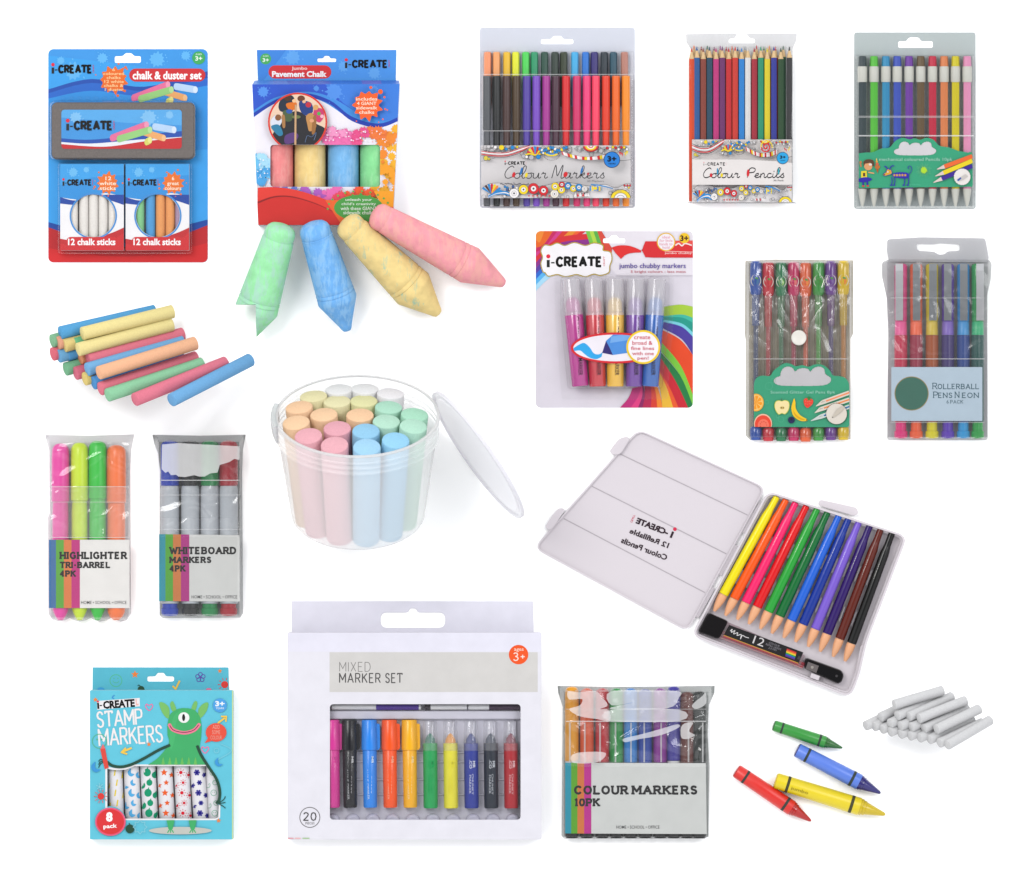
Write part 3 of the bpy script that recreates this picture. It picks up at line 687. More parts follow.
FD = F(470, 20, 4.533)
FC_NAMES = ['slate grey', 'black', 'dark brown', 'olive brown', 'indigo', 'violet', 'magenta purple', 'dark plum', 'red', 'crimson', 'bright pink', 'coral pink', 'orange red', 'orange', 'amber']
FC_COLS = ['#585b60', '#242628', '#4c3432', '#4e3b26', '#5440a4', '#7c4cc4', '#ac3296', '#4a2a3c', '#de2026', '#d82e6c', '#f23d7e', '#ff4468', '#ea3c1e', '#f46c1c', '#fa921c']
def colour_markers():
    f = FD
    root = thing('marker_wallet', 'clear hanging wallet of felt-tip markers in two rows, with a doodle-art label', 'marker pack', (*f.p((395, 440)), 0))
    b = B(); mt = clear('#e6e6ea', .10, 1.42, .1)
    sheet(b, [f.p(q) for q in rr(44, 34, 748, 852, 14)], [[f.p(q) for q in hang(395, 91, 146, 36)]], .1, .4, clear('#eff0f3', .12, 1.3, .2, '#e4e4ea'))
    z1 = 17.5; fm = clear('#ffffff', .012, 1.35, .07)
    film(b, f, rr(50, 140, 742, 848, 8), lambda x, y: .6+(z1-.6)*max(.01, min(.52 if y < 246 else min(1, .52+(y-246)/16), (y-140)/9, (x-50)/7, (742-x)/7, (848-y)/7)), fm, step=7)
    b.add([(*f.p((50, 248)), z1+.1), (*f.p((738, 248)), z1+.1), (*f.p((738, 251)), z1+.1), (*f.p((50, 251)), z1+.1)], [[0, 1, 2, 3]], clear('#ffffff', .5))
    b.add([(*f.p((54, 503)), z1+.1), (*f.p((738, 503)), z1+.1), (*f.p((738, 507)), z1+.1), (*f.p((54, 507)), z1+.1)], [[0, 1, 2, 3]], clear('#ffffff', .4))
    b.build('wallet_film', root)
    fr = F(475, 140, 6.4)
    g = G(fr, z1-.6, z1-.45, rr(40, 38, 995, 375, 3), (), '#dedadb')
    zen(g)
    g.logo(190, 142, 328, 163)
    g.let('Colour', 188, 172, 462, 250, 5.2, '#242428', hand=True, gap=0.05, slant=.12); g.let('Markers', 490, 172, 826, 250, 5.2, '#242428', hand=True, gap=0.05, slant=.12)
    for x, y, c, rx, ry, rt in [(248, 228, '#c8202c', 10, 18, 15), (296, 205, '#1d6fb8', 7, 26, 15), (328, 230, '#e8cf1c', 9, 16, 15), (578, 226, '#d0252c', 13, 18, 20), (682, 200, '#1d6fb8', 7, 24, 15), (722, 222, '#b82a3a', 7, 9, 15)]: g.put(ell(x, y, rx, ry, n=16, rot=rt), c)
    g.put(ell(874, 132, 53), '#1c2c40'); g.put(ell(874, 132, 49), '#1c7ad0'); g.text('3+', 845, 108, 903, 145, '#12161c', .05); g.text('YEARS', 850, 152, 898, 162, '#12161c', .02)
    g.text('30 Markers', 716, 262, 822, 275, '#4a4a50', 0)
    g.done('doodle_label', root)
    gr = 'felt-tip markers in the clear wallet'
    xs = [77, 121, 166, 210, 257, 301, 346, 389, 435, 484, 529, 570, 616, 661, 706]
    for i, x in enumerate(xs):
        m = M(FC_COLS[i], 'plastic', rough=.35)
        pen(f, 'felt_tip_marker', f'{FC_NAMES[i]} felt-tip marker in the front row of the wallet, {ORD[i]}', 'marker', gr, (x, 255), (x, 846),
            [('cap', [(0, 15), (2, 18), (10, 18.5), (60, 18.5), (240, 18.5), (250, 17)], m, 16), ('barrel', [(250, 15.5), (300, 15.5), (560, 15.5), (585, 15.5), (591, 13)], m, 16)], 13.2)
    bx = [(80, '#fc9c6c', 'salmon'), (120, '#fbac6c', 'apricot'), (167, '#f2c224', 'golden yellow'), (207, '#ecf022', 'lemon yellow'), (253, '#4cdc58', 'light green'), (292, '#169a68', 'sea green'), (338, '#174c3c', 'bottle green'), (385, '#24382e', 'very dark green'), (425, '#28361c', 'dark olive'), (475, '#3cb2ea', 'sky blue'), (524, '#1a78d8', 'blue'), (564, '#302478', 'navy'), (608, '#1c2c38', 'dark slate'), (650, '#1c5064', 'teal'), (700, '#bc8070', 'dusky pink')]
    for i, (x, c, nm) in enumerate(bx):
        m = M(c, 'plastic', rough=.35)
        pen(f, 'felt_tip_marker', f'{nm} felt-tip marker whose top peeks out above the front row, {ORD[i]}', 'marker', gr, (x, 145), (x, 560),
            [('barrel', [(0, 12), (4, 16), (12, 17), (60, 17), (240, 17)], m, 8), ('cap', [(240, 18), (248, 14)], m, 16)], 4.6)
colour_markers()

FE = F(675, 25, 4.653)
def pencils():
    f = FE
    root = thing('pencil_wallet', 'clear hanging wallet of wooden colour pencils, points up, with a doodle-art label', 'pencil pack', (*f.p((310, 440)), 0))
    b = B()
    sheet(b, [f.p(q) for q in [(50, 42), (250, 38), (568, 40), (566, 70), (548, 110), (548, 822), (570, 830), (50, 830), (74, 822), (72, 110), (52, 80)]], [[f.p(q) for q in rpoly([(250, 66), (280, 60), (290, 38), (330, 38), (345, 60), (372, 66), (372, 84), (250, 84)], 8)]], .1, .35, clear('#f8f8fb', .16, 1.2, .2, '#e6e6ec'))
    z1 = 13.2
    film(b, f, [(52, 100), (566, 100), (550, 160), (548, 828), (72, 828), (70, 160)], lambda x, y: .6+(z1-.6)*max(.01, min(1, (y-100)/12, (x-56)/10, (562-x)/10, (828-y)/6)), clear('#ffffff', .012, 1.35, .06), step=14)
    b.build('wallet_film', root)
    fr = F(691.8-40/9.59, 139.9-38/5.36, 9.59); fr.ky = 5.36
    fr.p = lambda q: (fr.x+q[0]/9.59, fr.y+q[1]/5.36)
    g = G(fr, z1-.6, z1-.45, rr(40, 38, 995, 375, 2), (), '#e2dcda')
    zen(g, .6, 5)
    for t in range(46):
        a = t*.28; r = 8+t*1.15; x, y = 745+r*math.cos(a), 80+r*.62*math.sin(a)
        g.put(ell(x, y, 7, 4.5, n=8), RED if t < 34 else YEL)
    X = lambda v: 40+(v-35)*955/910; Y = lambda v: 38+(v-45)*337/575
    g.put([(X(36), Y(232)), (X(460), Y(232)), (X(780), Y(246)), (X(944), Y(262)), (X(944), Y(462)), (X(36), Y(462))], '#e2dcda')
    g.logo(X(138), Y(258), X(345), Y(285))
    g.let('Colour', X(132), Y(308), X(465), Y(397), 5.6, '#242428', hand=True, gap=0.05, slant=.12); g.let('Pencils', X(535), Y(308), X(872), Y(397), 5.6, '#242428', hand=True, gap=0.05, slant=.12)
    for x, y, c, rx, ry, rt in [(206, 375, '#c8202c', 13, 11, 0), (265, 340, '#1d8fb8', 8, 18, 0), (303, 375, '#e8cf1c', 12, 11, 0), (543, 355, '#d0252c', 13, 20, 10), (822, 340, '#1d9fb0', 8, 18, 0)]: g.put(ell(X(x), Y(y), rx, ry, n=16, rot=rt), c)
    g.put(ell(X(858), Y(218), 58, 33), '#1c2c40'); g.put(ell(X(858), Y(218), 54, 30), '#1ea0dc'); g.text('3+', X(832), Y(195), X(886), Y(225), '#12161c', .05); g.text('YEARS', X(836), Y(236), X(882), Y(244), '#12161c', .02)
    g.text('36 Pack', X(775), Y(415), X(868), Y(430), '#4a4a50', 0)
    g.done('doodle_label', root)
    gr = 'colour pencils in the clear wallet'
    wood = M('#e2c08e', 'wood')
    fr_ = [(77, '#d9481c', 'orange red'), (101, '#1c5a9c', 'denim blue'), (131, '#8c3c2c', 'chestnut brown'), (160, '#14445e', 'dark teal'), (190, '#c52c7c', 'magenta'), (219, '#6c2468', 'purple'), (249, '#cb161e', 'bright red'), (279, '#d23222', 'vermilion'), (309, '#1683d4', 'sky blue'), (338, '#e4e2e0', 'white'), (368, '#a81a30', 'dark red'), (398, '#18946e', 'sea green'), (428, '#e6d21a', 'yellow'), (459, '#26309a', 'royal blue'), (491, '#184620', 'dark green'), (531, '#2c2c2e', 'black')]
    for i, (x, c, nm) in enumerate(fr_):
        m = M(c, 'plastic', rough=.4)
        y0 = 104 if i % 2 else 110
        pen(f, 'colour_pencil', f'{nm} colour pencil in the front row of the pencil wallet, {ORD[i]}', 'pencil', gr, (x, y0), (x, 822),
            [('lead', [(-2, 1), (4, 2.6), (17, 5)], M(c if nm != 'white' else '#cfcfcf', 'wax'), 10), ('wood_cone', [(17, 5), (50, 13.2)], wood, 12), ('barrel', [(50, 13.6), (54, 14.6), (400, 14.6), (822-y0, 14.6)], m, 6)], 9)
    bk = [(88, '#e8762c', 'orange'), (122, '#a03a30', 'rust'), (150, '#2a6a50', 'pine green'), (182, '#8a3a6a', 'mulberry'), (210, '#9a3a90', 'violet'), (238, '#b82c3c', 'cherry red'), (265, '#e05a2a', 'tangerine'), (291, '#2a4a88', 'slate blue'), (325, '#9aa0a8', 'grey'), (379, '#c02838', 'scarlet'), (413, '#3a8a4a', 'leaf green'), (438, '#e8882c', 'light orange'), (467, '#d02c3c', 'crimson'), (503, '#2c6040', 'forest green')]
    for i, (x, c, nm) in enumerate(bk):
        m = M(c, 'plastic', rough=.4); y0 = 97+(i*5) % 9
        pen(f, 'colour_pencil', f'{nm} colour pencil tip peeking out behind the front row, {ORD[i]}', 'pencil', gr, (x, y0), (x, 816),
            [('lead', [(-2, 1), (4, 2.6), (17, 5)], M(c, 'wax'), 10), ('wood_cone', [(17, 5), (50, 13.2)], wood, 12), ('barrel', [(50, 13.6), (54, 14.4), (400, 14.4), (816-y0, 14.4)], m, 6)], 3.6)
pencils()

# ================================================================ mechanical pencils
FM = F(845, 25, 4.653)
TEAL = '#30b284'
def cloud(x0, y0, x1, y1):
    w = x1-x0; h = y1-y0
    return cr([(x0+w*a, y0+h*b) for a, b in [(.05, .55), (.11, .48), (.12, .3), (.17, .08), (.25, 0), (.33, .08), (.37, .24), (.43, .13), (.52, .08), (.6, .13), (.64, .25), (.7, .08), (.8, 0), (.88, .12), (.9, .35), (.94, .46), (1, .6), (.99, .8), (.9, .95), (.7, 1), (.3, 1), (.1, .97), (.01, .85), (0, .68)]], True, 4)
def dots(g, p, r, col, k=2):
    for i in range(0, len(p), k): g.put(ell(p[i][0], p[i][1], r, n=6), col)
def mech():
    f = FM
    root = thing('mechanical_pencil_wallet', 'clear hanging wallet of chunky push-button pencils with a green cloud-shaped card', 'pencil pack', (*f.p((325, 445)), 0))
    b = B()
    sheet(b, [f.p(q) for q in rr(42, 34, 608, 856, 12)], [[f.p(q) for q in rpoly([(248, 76), (285, 76), (298, 58), (342, 58), (355, 76), (408, 76), (408, 106), (248, 106)], 8)]], .1, .4, clear('#e8ebeb', .15, 1.3, .2, '#d2d6d6'))
    z1 = 12.5; fm = clear('#fcfefe', .015, 1.35, .07)
    film(b, f, rr(46, 138, 604, 853, 8), lambda x, y: .6+(z1-.6)*max(.01, min(1, (y-138)/8, (x-48)/8, (602-x)/8, (853-y)/8)), fm, step=8)
    for y0, y1, a in ((424, 434, .25), (514, 520, .6)): b.add([(*f.p((60, y0)), z1+.1), (*f.p((595, y0)), z1+.1), (*f.p((595, y1)), z1+.1), (*f.p((60, y1)), z1+.1)], [[0, 1, 2, 3]], clear('#ffffff', a))
    b.build('wallet_film', root)
    def sh(x, y): return (62+(x)*534/970, 760-(458-y)*534/970)
    fr = F(845+62/4.653, 25+760/4.653-458/8.45, 8.45)       # plan of the enlarged card, x 0..970
    out = [(0, 458), (0, 170)]+cr([(0, 165), (60, 158), (120, 155), (190, 125), (260, 115), (310, 60), (370, 34), (430, 48), (470, 38), (520, 50), (570, 34), (630, 50), (680, 100), (760, 115), (840, 145)], n=4)+rpoly([(930, 148), (960, 160), (962, 440), (945, 458)], 12)
    g = G(fr, z1-.6, z1-.4, out, (), TEAL)
    c = cloud(298, 66, 652, 182); g.put(c, '#e9e6ea'); dots(g, c, 2.6, '#1c5a48')
    g.text('mechanical coloured Pencils 10pk', 172, 202, 790, 238, '#a8dcc8', 0)
    # girl with an ice cream
    for p, cl in [(cr([(40, 270), (50, 225), (90, 215), (125, 230), (128, 275), (100, 262), (60, 262)], True), '#5a3a24'), (ell(80, 275, 34, 34), '#d99a68'), (cr([(38, 250), (50, 225), (90, 218), (120, 236), (90, 246), (60, 252)], True), '#5a3a24'), (ell(98, 260, 14, 9), '#dcd6cc'),
                  ([(20, 316), (66, 312), (70, 372), (20, 376)], '#e2cf2a'), ([(35, 330), (55, 330), (55, 360), (35, 360)], '#5a3a24'), (cr([(5, 378), (60, 366), (112, 380), (90, 400), (40, 410), (0, 404)], True), '#24209c'), ([(28, 400), (42, 400), (44, 436), (32, 436)], '#24209c'), ([(62, 400), (76, 398), (82, 432), (68, 434)], '#24209c'), (ell(38, 442, 12, 7), '#c8402c'), (ell(76, 440, 12, 7), '#c8402c'),
                  (stroke([(10, 240), (20, 280), (40, 310)], 12)[0], '#b87a4c'), (stroke([(80, 325), (130, 335)], 10)[0], '#d99a68'), (ell(15, 240, 11), '#b87a4c'),
                  ([(142, 285), (172, 285), (158, 335)], '#a05a24'), (ell(157, 280, 22, 16), '#b86a2c'), (ell(155, 255, 13, 10), '#d85a3c'), (ell(152, 235, 9, 9), '#e0a03c'), (ell(150, 218, 5, 10), '#e0c060')]: g.put(p, cl)
    # striped dog
    NV = '#2a24a0'
    g.put(cr([(290, 335), (340, 325), (410, 330), (425, 360), (400, 378), (320, 372), (285, 355)], True), NV)
    for x in (300, 322, 345, 368, 392): g.put(star(x, 350, 13, .5), '#d9a02c')
    for x in (278, 302, 385, 418): g.line([(x, 365), (x+3, 400), (x-2, 432)], 8, NV); g.put(ell(x-6, 434, 11, 6), NV)
    g.line([(420, 345), (440, 320), (446, 290), (430, 272), (415, 285), (424, 298)], 6, NV)
    g.put(cr([(240, 300), (270, 305), (278, 335), (245, 350), (215, 356), (208, 340), (230, 325)], True), '#d9a02c'); g.line([(240, 300), (270, 305), (278, 335), (245, 350), (215, 356), (208, 340), (230, 325)], 4, NV, closed=True)
    g.line([(245, 300), (230, 280), (218, 275)], 10, NV); g.line([(258, 305), (275, 275), (298, 270)], 9, NV); g.put(ell(214, 346, 9, 7), '#8a4a3c'); g.put(ell(246, 322, 6), '#ffffff'); g.put(ell(247, 322, 3), '#111')
    for i in range(24): a = R(i*15); g.line([(549+24*math.cos(a), 308+24*math.sin(a)), (549+(52+(i % 3)*8)*math.cos(a), 308+(48+(i % 3)*7)*math.sin(a))], 2.2, '#6fc48c', smooth=False)
    g.put(splat(549, 308, 26, 2)[0], '#a8d42c')
    for (a, b_, m_, cl) in [((958, 190), (722, 278), (660, 300), '#e8662c'), ((958, 228), (714, 330), (645, 358), '#e8cf1a'), ((958, 272), (700, 380), (630, 412), '#3a2090')]:
        g.put(stroke([a, b_], 36)[0], cl); d = Vector((m_[0]-b_[0], m_[1]-b_[1])); n_ = Vector((-d.y, d.x)).normalized()*17
        g.put([tuple(Vector(b_)+n_), tuple(Vector(b_)-n_), tuple(Vector(m_)-n_*.15), tuple(Vector(m_)+n_*.15)], '#dcc8c2')
    c = ell(872, 364, 70, n=40); g.put(c, '#e6e0dc'); dots(g, c, 3, '#20303a')
    g.put(rpoly([(830, 395), (860, 365), (900, 340), (925, 360), (880, 392), (845, 402)], 8), '#c6c0bc'); g.put([(828, 390), (858, 366), (866, 378), (838, 402)], '#2a50a8')
    g.text('10 PENCILS', 430, 426, 520, 436, '#5cc4a0', 0)
    g.done('cloud_card', root)
    wt = M('#e0e0d6', 'plastic', rough=.4)
    for i, (x, c, nm) in enumerate(zip([80, 134, 189, 242, 297, 351, 406, 460, 513, 567], ['#36474c', '#5ccf3c', '#2c9acc', '#3a58c8', '#7838ae', '#6e5838', '#d61c44', '#f08c50', '#e6d800', '#f49cc6'], ['charcoal', 'lime green', 'light blue', 'royal blue', 'purple', 'brown', 'red', 'orange', 'yellow', 'pink'])):
        m = M(c, 'plastic', rough=.4)
        pen(f, 'mechanical_pencil', f'{nm} push-button pencil with white collar, in the wallet with the green card', 'pencil', 'push-button pencils in the clear wallet', (x, 146), (x, 845),
            [('push_button', [(0, 15), (3, 17.5), (45, 19.5), (50, 19.5)], m, 8), ('collar', [(48, 21), (52, 22.5), (118, 22.5), (121, 21)], wt, 20), ('barrel', [(119, 19.5), (400, 19.5), (617, 19.5)], m, 6), ('writing_tip', [(617, 19.5), (630, 18.5), (670, 12), (690, 7), (698, 5)], wt, 18)], 6)
mech()

# ================================================================ chubby markers
FH = F(525, 225, 4.653)
def chubby():
    f = FH
    root = thing('blister_card', 'hanging card with rainbow swooshes and clear blister over five chubby markers', 'blister pack', (*f.p((415, 440)), 0))
    out = rr(50, 28, 781, 850, 22)
    hole = rpoly([(363, 62), (392, 62), (402, 47), (426, 47), (436, 62), (466, 62), (466, 84), (363, 84)], 7)
    g = G(f, 0, .9, out, [hole], '#ded8e2')
    g.put([(370, 28), (790, 28), (790, 235), (430, 235), (400, 200)], '#e8e2ea')
    # rainbow top left
    cx, cy = 30, 330
    for (r0, c, ax) in [(330, '#e8e0e6', 0)]: pass
    for i, (a, b_, c) in enumerate([(0, 30, '#c8308c'), (30, 62, '#e8742c'), (62, 84, '#f0a03c'), (84, 116, '#d82c3a'), (116, 134, '#8a3ab0'), (134, 154, '#3a8adc'), (154, 170, '#8ad2f0')]): pass
    def band(p, q, c): g.put(cr(p)+cr(q)[::-1], c)
    band([(50, 28), (140, 28), (200, 28)], [(50, 110), (120, 70), (200, 28)], '#e8742c')
    L = [((330, 28), (380, 140)), ((305, 28), (330, 110)), ((290, 28), (310, 100)), ((262, 28), (285, 95)), ((230, 28), (250, 90)), ((205, 28), (150, 90), (50, 180)), ((170, 28), (110, 85), (50, 150)), ((130, 28), (90, 60), (50, 95)), ((50, 28), (50, 28))]
    for (x0, x1, x2, c) in [(50, 90, 0, '#f08a30'), (90, 130, 0, '#e8661c'), (130, 152, 0, '#c82060'), (152, 175, 0, '#d23a8c'), (175, 205, 0, '#d8362c'), (205, 240, 0, '#e8902c'), (240, 262, 0, '#f0602c'), (262, 285, 0, '#d82a34')]:
        t = (x0-50)/235; u = (x1-50)/235
        g.put([(x0, 28), (x1, 28)]+cr([(x1, 28), (50+u*110, 70+u*60), (50, 28+u*230)])+cr([(50, 28+t*230), (50+t*110, 70+t*60), (x0, 28)]), c)
    for i, c in enumerate(['#d82a34', '#8c2a8c', '#5a3aa0', '#2a6ad0', '#58b4ee', '#a8daf4']):
        y = 150+i*26; g.put(cr([(50, y), (100, y-50), (170, y-95), (300, y-110)])+cr([(300, y-80), (170, y-68), (100, y-22), (50, y+28)]), c)
    for x0, x1, c in [(282, 300, '#78c848'), (300, 318, '#b4d848'), (318, 336, '#58b048'), (336, 356, '#d84838')]: g.put([(x0, 28), (x1, 28), (x1+50, 110), (x1+44, 150), (x0+40, 150)], c)
    # rainbow lower right
    pv = (560, 300)
    fan = [((781, 380), (781, 432), '#a8cc3c', (620, 385), (640, 440)), ((781, 432), (781, 455), '#3cb8a0', (640, 425), (640, 440)), ((781, 455), (781, 500), '#1c9a88', (640, 430), (640, 445)), ((781, 500), (781, 520), '#7ad0e0', (640, 440), (640, 450)),
           ((781, 520), (781, 605), '#4a3a9c', (640, 450), (640, 480)), ((781, 605), (781, 790), '#e8481c', (620, 480), (630, 560)), ((781, 790), (781, 840), '#7ac83c', (630, 540), (625, 580)), ((781, 840), (760, 852), '#1c7a40', (630, 590), (620, 600)),
           ((760, 852), (715, 852), '#c82030', (620, 600), (600, 640)), ((715, 852), (690, 852), '#e85a28', (600, 640), (600, 650)), ((690, 852), (640, 852), '#e8b434', (600, 640), (590, 650)), ((640, 852), (615, 852), '#f0882c', (590, 700), (580, 700)), ((615, 852), (585, 852), '#d83c2c', (580, 700), (570, 700)),
           ((585, 852), (545, 852), '#b82050', (570, 700), (550, 700)), ((545, 852), (525, 852), '#8c2060', (550, 740), (540, 740)), ((525, 852), (490, 852), '#e03a80', (545, 740), (530, 740)), ((490, 852), (440, 852), '#c02878', (540, 750), (500, 760))]
    for a, b_, c, p, q in fan:
        ma = ((a[0]+p[0])/2+18, (a[1]+p[1])/2-12) if a[0] > 760 else ((a[0]+p[0])/2+10, (a[1]+p[1])/2); mb = ((b_[0]+q[0])/2+18, (b_[1]+q[1])/2-12) if b_[0] > 760 else ((b_[0]+q[0])/2+10, (b_[1]+q[1])/2)
        g.put(cr([a, ma, p])+cr([q, mb, b_]), c)
    # marker picture and words
    g.put(cr([(403, 105), (440, 95), (490, 98), (540, 118)])+cr([(540, 128), (500, 130), (470, 138), (446, 158)])+[(420, 130)], '#e02a2a')
    g.put(rpoly([(540, 118), (585, 75), (585, 152)], 6), '#a01c24'); g.put([(560, 76), (781, 76), (781, 152), (600, 152), (560, 150), (545, 120), (550, 100)], '#d8262c'); g.put([(620, 74), (781, 72), (781, 90), (620, 92)], '#e85048'); g.line([(650, 122), (781, 126)], 3, '#f0b8b4', smooth=False)
    g.text('jumbo chubby', 650, 126, 776, 138, '#f4d8d4', .01); g.line([(700, 95), (715, 86), (730, 97), (745, 86), (776, 95)], 6, '#f4e4e0')
    g.put(ell(656, 79, 43), '#e8b82c'); g.put(ell(656, 79, 38), '#f0eaf0')
    for i, t in enumerate(['ideal', 'for little', 'hands to', 'hold']): w = [18, 30, 30, 16][i]; g.text(t, 656-w, 50+i*16, 656+w, 63+i*16, '#e07a90', 0)
    g.put(ell(741, 61, 24), '#f0c41c'); g.text('3+', 722, 48, 760, 76, '#4a2a20', .04)
    g.text('jumbo chubby markers', 438, 178, 748, 208, '#6a5aa8', .01); g.text('5 bright colours - less mess', 492, 211, 748, 226, '#c84a5c', 0)
    g.line([(425, 236), (781, 236)], 2, '#b8b0bc', smooth=False)
    c = cr([(85, 215), (76, 180), (84, 150), (76, 120), (92, 96), (120, 98), (150, 86), (185, 98), (230, 84), (280, 98), (320, 86), (360, 96), (362, 120), (395, 128), (402, 160), (392, 190), (388, 220), (350, 232), (320, 226), (280, 238), (240, 228), (190, 238), (150, 228), (110, 236), (95, 220)], True, 4)
    g.line(c, 9, '#d8b82c', smooth=False, closed=True); g.line(c, 4, '#7a6a20', smooth=False, closed=True); g.put(c, '#f6f3f6')
    g.logo(101, 146, 372, 192)
    g.done('backing_card', root)
    b = B(); cl = clear('#ffffff', .02, 1.32, .05)
    dome(b, [f.p(q) for q in rpoly([(165, 240), (672, 240), (672, 420), (640, 762), (198, 762), (165, 420)], 16)], 1, 21, 1.4, cl, bottom=False)
    rim = [f.p(q) for q in rpoly([(138, 226), (690, 226), (690, 430), (664, 812), (172, 812), (138, 430)], 18)]
    dome(b, rim, 1, 1.9, .6, clear('#ffffff', .03, 1.35, .05), 2, False)
    b.build('blister', root)
    for i, (x0, x1, c, nm, bc) in enumerate([(212, 258, '#b8208c', 'magenta', '#c83aa0'), (318, 338, '#cc1c30', 'red', '#d83a48'), (417, 420, '#f2bc30', 'yellow', '#f4cc58'), (515, 507, '#6a2c9c', 'purple', '#8050b0'), (613, 582, '#1460b8', 'blue', '#3a80cc')]):
        a = (x0, 252); e = (x1, 752); m = M(c, 'plastic', rough=.2, spec=1.0)
        tcol = '#2a2020' if nm == 'yellow' else '#3a1030' if nm == 'magenta' else '#220c20'
        def pr(b, x0=x0, x1=x1, tcol=tcol):
            for t, y0, y1 in (('CHUBBY', 425, 520), ('MARKER', 620, 700)):
                cx_ = x0+(x1-x0)*((y0+y1)/2-252)/500
                v, ff = fit(t, cx_+8-(y1-y0)/2, (y0+y1)/2-10, cx_+8+(y1-y0)/2, (y0+y1)/2+10, .01, 90); b.add([(*f.p(q), 1.2+9+8.7) for q in v], ff, M(tcol, 'ink'))
        def nib(b): pass
        pen(f, 'chubby_marker', f'{nm} chubby marker with clear cap, {ORD[i]} of five in the blister', 'marker', 'chubby markers in the blister', a, e,
            [('barrel', [(150, 26), (156, 40), (168, 43), (495, 39), (500, 36)], m, 28, pr), ('nib', [(86, 14), (96, 27), (110, 33), (152, 35)], M(bc, 'wax'), 18),
             ('cap', [(0, 41), (2, 42), (160, 44), (168, 44.5)], clear('#ffffff', .42, 1.5, .06, '#f8f4fa'), 28)], 10.2)
    # oval label stuck on the blister
    g = G(f, 21.2, 21.5, ell(418, 573, 206, 72, n=44), (), '#d8202c')
    g.put(ell(418, 573, 194, 62, n=44), '#ece6ee')
    inn = [g.f.p(q) for q in ell(418, 573, 194, 62, n=44)]
    def inn_put(p, c): v, fc = region([[g.f.p(q) for q in p]], inn); g.z += DZ; g.b.add([(q[0], q[1], g.z) for q in v], fc, M(c))
    inn_put(cr([(224, 575), (250, 558), (275, 550), (300, 570), (320, 598), (345, 602), (362, 590)])+cr([(355, 615), (330, 625), (300, 618), (275, 600), (255, 585), (224, 588)]), '#2aa4e4')
    inn_put([(358, 596), (376, 540), (400, 560), (408, 606)], '#2c2470'); inn_put([(376, 540), (410, 510), (520, 500), (520, 590), (408, 606), (392, 570)], '#4a8cd8'); inn_put([(400, 520), (520, 500), (520, 530), (395, 550)], '#72a8e4')
    g.done('oval_label', root)
    g = G(f, 21.9, 22.1, ell(549, 569, 79, n=40), (), '#f0cc1c'); g.put(ell(549, 569, 70, n=36), '#f4eef2')
    for t, x0, y0, x1, y1 in [('create', 506, 516, 582, 533), ('broad &', 498, 540, 592, 559), ('fine lines', 492, 566, 600, 583), ('with one', 497, 590, 598, 607), ('pen!', 522, 612, 574, 632)]: g.text(t, x0, y0, x1, y1, '#c8344c', .015)
    g.done('round_label', root)
chubby()

